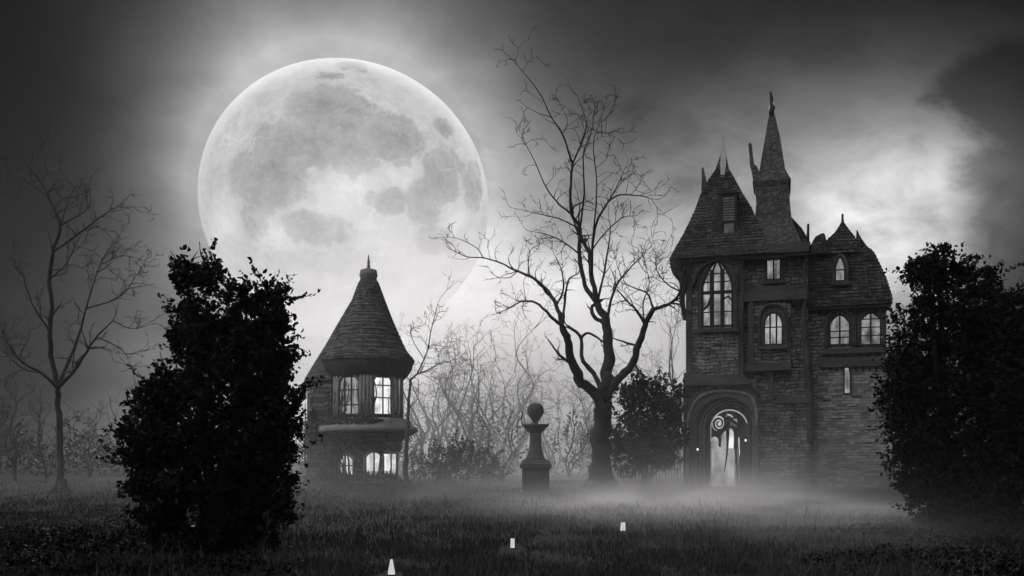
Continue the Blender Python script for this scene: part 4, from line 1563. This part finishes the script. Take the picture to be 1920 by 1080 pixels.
def sapling(name, label, px, Y, h, seed, mat, spread=0.5, group=None, stems=3, cat='tree'):
    tr = Tree(seed, 1.5)
    R = tr.r
    x0_ = (px - 960) / F * Y
    for s in range(stems):
        hh = h * R.uniform(0.65, 1.0)
        lean = R.uniform(-spread, spread)
        ly = R.uniform(-0.3, 0.3)
        pts = [(x0_ + R.uniform(-.15, .15), Y + R.uniform(-.1, .1), -0.1)]
        for i in range(1, 6):
            s_ = i / 5
            pts.append((x0_ + lean * hh * s_ + R.uniform(-.1, .1) * hh * 0.8, Y + ly * hh * s_, hh * s_))
        qq = tr.branch(pts, 0.022 * h / max(1, stems ** 0.4), 0.012, 4, 6, 0.4, 0)
        n = len(qq)
        for j in range(9):
            i = int(n * R.uniform(0.3, 0.98))
            i = min(i, n - 2)
            d_ = (qq[i + 1] - qq[i]).normalized()
            tr.sprout(qq[i], d_, hh * R.uniform(0.18, 0.42), 0.03, 3)
    return tr.finish(name, label, (x0_, Y, 0), mat, cat, group)


sap = [(822, 82, 9.5, 'pale leafless sapling just right of the round turret, bent over in bright mist'),
       (858, 92, 11.0, 'tall faint leafless sapling in the bright mist right of the round turret'),
       (880, 74, 6.0, 'low bare sapling spreading above the dark undergrowth between turret and monument'),
       (925, 88, 10.0, 'faint leafless sapling in the mist behind the stone monument, on its left'),
       (945, 66, 5.2, 'small dark bare sapling directly left of the stone monument'),
       (1035, 84, 9.0, 'faint leafless sapling in the mist just right of the stone monument'),
       (1068, 70, 6.4, 'bare sapling between the stone monument and the thick forked trunk'),
       (1090, 95, 11.5, 'faint tall sapling behind the thick forked trunk'),
       (1238, 80, 15.0, 'faint leafless tree rising behind the gothic house on its left side'),
       (1265, 74, 10.5, 'faint curved sapling against the left wall of the gothic house'),
       (30, 60, 6.4, 'small bare sapling at the far left edge of the lawn'),
       (85, 64, 5.6, 'small bare sapling leaning beside the tall tree at the far left'),
       (165, 68, 5.6, 'small bare sapling between the tall far left tree and the black bush')]
rf = random.Random(77)
for i in range(12):
    sap.append((rf.choice((rf.uniform(785, 1000), rf.uniform(1010, 1110), rf.uniform(800, 960))), rf.uniform(80, 98), rf.uniform(8, 14.5), 'one of the pale thin saplings far off in the bright mist'))
for i, (px, Y, h, lb) in enumerate(sap):
    sapling('bare_sapling', lb, px, Y, h, 100 + i, M['bark_grey'] if Y > 60 else M['bark'], 0.4, 'bare saplings in the mist', 3)


# ------------------------------------------------------------------ bushes
def bush(name, label, blobs_px, Y, n, size, seed, mat, dep=0.8, gap=0.3, sprigs=60, stem_px=None, cat='bush', group=None, trunk_r=0.12, shell=0.45):
    k = Y / F
    R = random.Random(seed)
    bl = []
    cx0 = stem_px if stem_px is not None else sum(b[0] for b in blobs_px) / len(blobs_px)
    bx, _ = at(cx0, HOR, Y)
    for px, py, rx, ry in blobs_px:
        X_, Z_ = at(px, py, Y)
        bl.append((X_ - bx, R.uniform(-.5, .5) * rx * k, Z_, rx * k, (rx + ry) / 2 * k * dep, ry * k))
    e = empty(name, (bx, Y, 0))
    tag(e, label, cat, group)
    v_, f_ = leaves(bl, n, size, seed, shell=shell, gap=gap, sprigs=sprigs)
    # a loose outer veil of shoots with the sky showing through
    al = [(b[0], b[1], b[2] + b[5] * 0.04, b[3] * 1.13, b[4] * 1.13, b[5] * 1.15) for b in bl]
    v2, f2 = leaves(al, int(n * 0.14), size * 1.1, seed + 3, shell=0.22, gap=0.0, sprigs=0)
    f_ = np.concatenate([f_, f2 + len(v_)])
    v_ = np.concatenate([v_, v2])
    np_mesh('foliage', v_, f_, mat, e)
    tr = Tree(seed + 7, 1.2)
    top = max(b[2] for b in bl)
    for s in range(5):
        tgt = bl[R.randrange(len(bl))]
        tr.branch([(R.uniform(-.15, .15), R.uniform(-.1, .1), -0.1), (tgt[0] * 0.3, tgt[1] * 0.3, tgt[2] * 0.4), (tgt[0] * 0.7, tgt[1] * 0.7, tgt[2] * 0.75), (tgt[0], tgt[1], tgt[2] + tgt[5] * 0.7)],
                  trunk_r, 0.02, 4, 6, 0.3, 0)
    for s in range(sprigs // 5):
        tgt = bl[R.randrange(len(bl))]
        d_ = Vector((R.gauss(0, 1), R.gauss(0, 1), abs(R.gauss(0, 1)) * 0.9)).normalized()
        p_ = Vector(tgt[:3]) + Vector((d_.x * tgt[3], d_.y * tgt[4], d_.z * tgt[5])) * 0.8
        tr.sprout(p_, d_, size * R.uniform(2, 4.5), 0.008, 0, 0.3)
    tr.limb.build('stem', M['bush_bark'] if mat == M['leaf'] else M['bark'], e)
    if tr.twig.v:
        tr.twig.build('crown', M['bush_bark'] if mat == M['leaf'] else M['bark'], e)
    return e


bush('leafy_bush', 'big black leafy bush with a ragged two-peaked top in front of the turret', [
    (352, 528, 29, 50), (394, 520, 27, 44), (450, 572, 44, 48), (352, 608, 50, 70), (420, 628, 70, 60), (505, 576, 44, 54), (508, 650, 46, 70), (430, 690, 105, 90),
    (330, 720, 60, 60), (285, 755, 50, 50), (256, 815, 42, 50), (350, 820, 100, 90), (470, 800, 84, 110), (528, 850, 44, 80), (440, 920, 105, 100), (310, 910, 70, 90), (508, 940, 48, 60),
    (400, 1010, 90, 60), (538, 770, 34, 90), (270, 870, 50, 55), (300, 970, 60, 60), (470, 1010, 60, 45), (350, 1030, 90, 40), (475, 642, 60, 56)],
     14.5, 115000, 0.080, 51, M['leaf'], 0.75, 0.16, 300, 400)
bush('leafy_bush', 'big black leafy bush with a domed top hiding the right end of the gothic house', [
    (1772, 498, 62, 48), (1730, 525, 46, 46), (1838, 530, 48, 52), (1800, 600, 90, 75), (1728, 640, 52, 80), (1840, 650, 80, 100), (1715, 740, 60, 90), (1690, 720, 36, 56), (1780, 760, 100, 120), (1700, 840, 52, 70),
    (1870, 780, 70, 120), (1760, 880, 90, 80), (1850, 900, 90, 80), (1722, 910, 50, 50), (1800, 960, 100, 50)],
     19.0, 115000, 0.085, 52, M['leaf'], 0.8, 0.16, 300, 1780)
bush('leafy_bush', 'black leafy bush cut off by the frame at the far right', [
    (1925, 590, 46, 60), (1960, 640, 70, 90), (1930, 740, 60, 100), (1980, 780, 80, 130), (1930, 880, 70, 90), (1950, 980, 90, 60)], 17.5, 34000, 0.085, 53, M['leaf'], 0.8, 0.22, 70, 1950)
bush('leafy_bush', 'round dark leafy bush between the forked tree and the gothic house porch', [
    (1222, 728, 42, 32), (1180, 745, 32, 30), (1262, 755, 30, 36), (1215, 775, 62, 45), (1175, 810, 36, 40), (1250, 815, 44, 40), (1205, 845, 48, 32), (1180, 862, 36, 36), (1245, 862, 40, 34)],
     45.5, 12000, 0.20, 54, M['leaf_mid'], 0.8, 0.25, 90, 1212)
bush('low_shrub', 'low leafy shrub in front of the lower turret windows', [
    (655, 917, 26, 9), (690, 916, 24, 9), (720, 917, 24, 8), (745, 920, 26, 10), (610, 908, 40, 22)], 55.0, 4500, 0.17, 55, M['under'], 1.0, 0.2, 40, 680, cat='shrub', trunk_r=0.05)
bush('low_shrub', 'wide dark shrub on the lawn right of the turret', [
    (800, 890, 40, 30), (840, 868, 45, 38), (885, 875, 50, 34), (920, 890, 36, 26)], 58.0, 6000, 0.18, 56, M['under'], 1.0, 0.2, 60, 860, cat='shrub', trunk_r=0.05)

# added black ivy, put in to darken the lawn corners in place of shade
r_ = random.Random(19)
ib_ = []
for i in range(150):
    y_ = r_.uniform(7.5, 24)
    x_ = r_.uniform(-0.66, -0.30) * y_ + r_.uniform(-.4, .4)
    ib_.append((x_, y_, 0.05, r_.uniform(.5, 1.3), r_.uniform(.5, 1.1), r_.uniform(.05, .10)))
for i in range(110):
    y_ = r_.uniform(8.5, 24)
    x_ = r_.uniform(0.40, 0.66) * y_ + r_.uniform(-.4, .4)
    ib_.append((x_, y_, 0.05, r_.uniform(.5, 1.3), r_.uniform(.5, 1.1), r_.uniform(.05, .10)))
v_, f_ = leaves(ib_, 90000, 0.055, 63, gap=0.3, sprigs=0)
o = np_mesh('shade_ivy', v_, f_, M['ivy'])
tag(o, 'added black ivy standing in for shade on the ground round the two big bushes', 'ivy', kind='stuff')

# far undergrowth: one tangled mass behind everything
r_ = random.Random(9)
ub = []
for i in range(110):
    x_ = r_.uniform(-60, 70)
    y_ = r_.uniform(72, 104)
    h_ = r_.uniform(1.2, 3.6) * (1.25 if x_ < -14 else 1.0)
    ub.append((x_, y_, h_ * 0.45, r_.uniform(1.8, 4.5), r_.uniform(1.0, 2.0), h_))
v_, f_ = leaves(ub, 60000, 0.24, 61, gap=0.2, sprigs=1500)
o = np_mesh('undergrowth', v_, f_, M['under'])
tag(o, 'dark tangled undergrowth far behind the lawn', 'undergrowth', kind='stuff')

# ------------------------------------------------------------------ stone monument
SY = 38.0
ks = SY / F
sx, _ = at(1004, 900, SY)
mon = empty('stone_monument', (sx, SY, 0))
tag(mon, 'dark stone garden monument with a waisted pedestal carrying a round urn-like head', 'monument')
zs_ = lambda py: CAMH - (py - HOR) * ks


def sq(mb_, levels, n=4, tw=PI / 4):
    rings = []
    for hw_, py in levels:
        rings.append([(hw_ * ks, -hw_ * ks, zs_(py)), (hw_ * ks, hw_ * ks, zs_(py)), (-hw_ * ks, hw_ * ks, zs_(py)), (-hw_ * ks, -hw_ * ks, zs_(py))][::-1])
    rings = [[(x, y, z) for x, y, z in r][::-1] for r in rings]
    mb_.loft([r[::-1] if False else r for r in rings])


q = MB()
sq(q, [(29, 930), (29, 922), (25, 919), (25, 880), (29, 877), (29, 869)][::1])
q.build('plinth', M['monument'], mon)
q = MB()
sq(q, [(27, 868.5), (25, 864), (22, 862)])
q.build('step', M['monument'], mon)
q = MB()
rings = []
for hw_, py in ((21, 862), (17, 858), (13.5, 848), (11.5, 838), (10.8, 828), (10.6, 818), (11.5, 812)):
    rings.append([(hw_ * ks * math.copysign(abs(math.cos(a)) ** 0.6, math.cos(a)), hw_ * ks * math.copysign(abs(math.sin(a)) ** 0.6, math.sin(a)), zs_(py)) for a in (2 * PI * k / 24 for k in range(24))])
q.loft(rings, smooth=True)
q.build('pedestal', M['monument'], mon)
q = MB()
rings = []
for hw_, py in ((11, 812.5), (15, 808), (21, 802), (25, 798.5), (26, 797), (25.5, 795.5)):
    rings.append([(hw_ * ks * math.copysign(abs(math.cos(a)) ** 0.7, math.cos(a)) * (1 + 0.03 * mnoise.noise(Vector((a * 3, py, 0)))), hw_ * ks * math.copysign(abs(math.sin(a)) ** 0.7, math.sin(a)), zs_(py)) for a in (2 * PI * k / 24 for k in range(24))])
q.loft(rings, smooth=False)
q.build('capital', M['monument'], mon)
q = MB()
q.lathe([(r * ks * 1.0, zs_(y)) for r, y in ((6.5, 796.5), (5.4, 794), (6.0, 790), (8.5, 786), (12.5, 780), (15.2, 774), (15.8, 769), (14.5, 763), (11, 758.5), (6, 756), (0.5, 755.4))], 0, 0, 32, wob=0.02)
q.build('urn', M['monument'], mon)
q = MB()
q.tube(catmull([(-24 * ks, -0.1, zs_(797)), (-26 * ks, -0.1, zs_(786)), (-24.5 * ks, -0.1, zs_(774)), (-20 * ks, -0.1, zs_(762))], 4), [0.03 * (1 - i / 14) + 0.006 for i in range(13)], 5)
q.build('iron_hook', M['iron'], mon)

# ------------------------------------------------------------------ fence between tree and porch
fy = 45.2
fx0, _ = at(1152, 900, fy)
fx1, _ = at(1276, 900, fy)
fe = empty('picket_fence', (fx0, fy, 0))
tag(fe, 'low thin iron fence in the mist between the forked tree and the porch', 'fence')
q = MB()
for z in (0.95, 0.25):
    q.box(0, fx1 - fx0, -0.012, 0.012, z, z + 0.04)
q.build('rail', M['bark_grey'], fe)
q = MB()
nf = 22
for i in range(nf + 1):
    x_ = (fx1 - fx0) * i / nf
    q.tube([(x_, -0.03, 0.0), (x_, -0.03, 1.15), (x_, -0.03, 1.28)], [0.018, 0.018, 0.004], 5)
q.build('pickets', M['bark_grey'], fe)

# ------------------------------------------------------------------ candles in the grass
def candle(px, pyb, wpx, hpx, label, taper=1.0, slant=0.0):
    Y = CAMH * F / (pyb - HOR)
    k = Y / F
    x_, _ = at(px, pyb, Y)
    zg = gz(x_, Y)
    r0, h = wpx * k / 2, hpx * k
    e = empty('candle', (x_, Y, zg))
    tag(e, label, 'candle', 'candles burning in the grass')
    lift = 0.02
    q = MB()
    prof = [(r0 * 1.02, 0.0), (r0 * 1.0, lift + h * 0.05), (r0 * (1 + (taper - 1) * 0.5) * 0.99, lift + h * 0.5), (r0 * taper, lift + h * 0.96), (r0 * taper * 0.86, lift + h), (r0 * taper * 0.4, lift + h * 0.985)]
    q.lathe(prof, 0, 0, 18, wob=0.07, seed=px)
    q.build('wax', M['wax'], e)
    q = MB()
    q.tube([(0, 0, lift + h * 0.97), (0.002, 0, lift + h + 0.012)], 0.003, 5)
    q.build('wick', M['iron'], e)
    return e


candle(734, 1082, 13, 25, 'tapering white candle nearest the viewer, half out of the frame', 0.35)
candle(961, 1030, 8, 15, 'slim white candle in the middle of the lawn', 0.95)
candle(1168, 996, 9.5, 14, 'stubby white candle farthest out on the lawn, towards the house', 0.95)

# ------------------------------------------------------------------ haze and ground mist
def vol_mat(name, dens_fn, aniso, col=0.97):
    m, t, out = newmat(name)
    pv = t.nodes.new('ShaderNodeVolumePrincipled')
    pv.inputs['Color'].default_value = (col, col * 0.99, col * 0.99, 1)
    pv.inputs['Anisotropy'].default_value = aniso
    d_ = dens_fn(t)
    if isinstance(d_, E):
        t.links.new(d_.s, pv.inputs['Density'])
    else:
        pv.inputs['Density'].default_value = d_
    t.links.new(pv.outputs[0], out.inputs['Volume'])
    return m


q = MB()
q.box(-110, 110, -25, 128, -1.3, 24.0)
tag(q.build('haze', vol_mat('night_haze', lambda t: 0.00022, 0.45)), kind='stuff')


def mist_density(t):
    oc = objco(t)
    x, y, z = sep(t, oc)
    n_a = noise(t, comb(t, x * 0.085, y * 0.06, z * 0.2), 1.0, 4, 0.6, 0.5)
    lump = (n_a - 0.36).max(0.0) * 4.3
    h = z.max(0.0)
    wide = (((x - 4.0) / 20.0).pow(2.0) * -1.0).exp() * x.sm(-36.0, -14.0, 0.15, 1.0)
    far = y.sm(50.0, 80.0) * y.sm(100.0, 118.0, 1.0, 0.0) * z.sm(15.0, 20.0, 1.0, 0.0)
    deep = (h * -0.17).exp() * wide * far * 0.052
    low = (h * -0.75).exp() * y.sm(9.0, 44.0) * y.sm(56.0, 84.0, 1.0, 0.0) * wide * 0.024
    px_ = (x - 7.6) / 4.2
    py_ = (y - 27.0) / 6.5
    patch = (px_ * px_ * -1.0 - py_ * py_).exp() * (h * -3.0).exp() * 1.6
    pw = (x - 15.0) / 7.0
    pv = (y - 42.0) / 3.0
    wing = (pw * pw * -1.0 - pv * pv).exp() * (h * -0.40).exp() * 0.09
    qw = (x + 24.0) / 9.0
    qv = (y - 34.0) / 5.0
    murk = (qw * qw * -1.0 - qv * qv).exp() * (h * -0.22).exp() * 0.012
    return lump * (deep + low + patch + wing + murk)


q = MB()
q.box(-70, 70, 9, 120, -0.1, 20.0)
mist = q.build('ground_mist', vol_mat('ground_mist', mist_density, 0.62, 0.99))
tag(mist, kind='stuff')


def bank_density(t):
    """a far bank of low cloud, in front of the moon"""
    oc = objco(t)
    x, y, z = sep(t, oc)
    n_a = noise(t, comb(t, x * 0.011, y * 0.006, z * 0.022), 1.0, 4, 0.55, 0.5)
    lump = (n_a - 0.28).max(0.0) * 3.4
    hgt = (z.max(0.0) * -0.017).exp() * z.sm(90.0, 200.0, 1.0, 0.0)
    wide = (((x + 10.0) / 150.0).pow(2.0) * -1.0).exp()
    far = y.sm(450.0, 560.0) * y.sm(760.0, 880.0, 1.0, 0.0)
    return lump * hgt * wide * far * 0.034


q = MB()
q.box(-600, 600, 440, 890, 0.0, 210.0)
tag(q.build('cloud_bank', vol_mat('cloud_bank', bank_density, 0.66, 0.995)), kind='stuff')
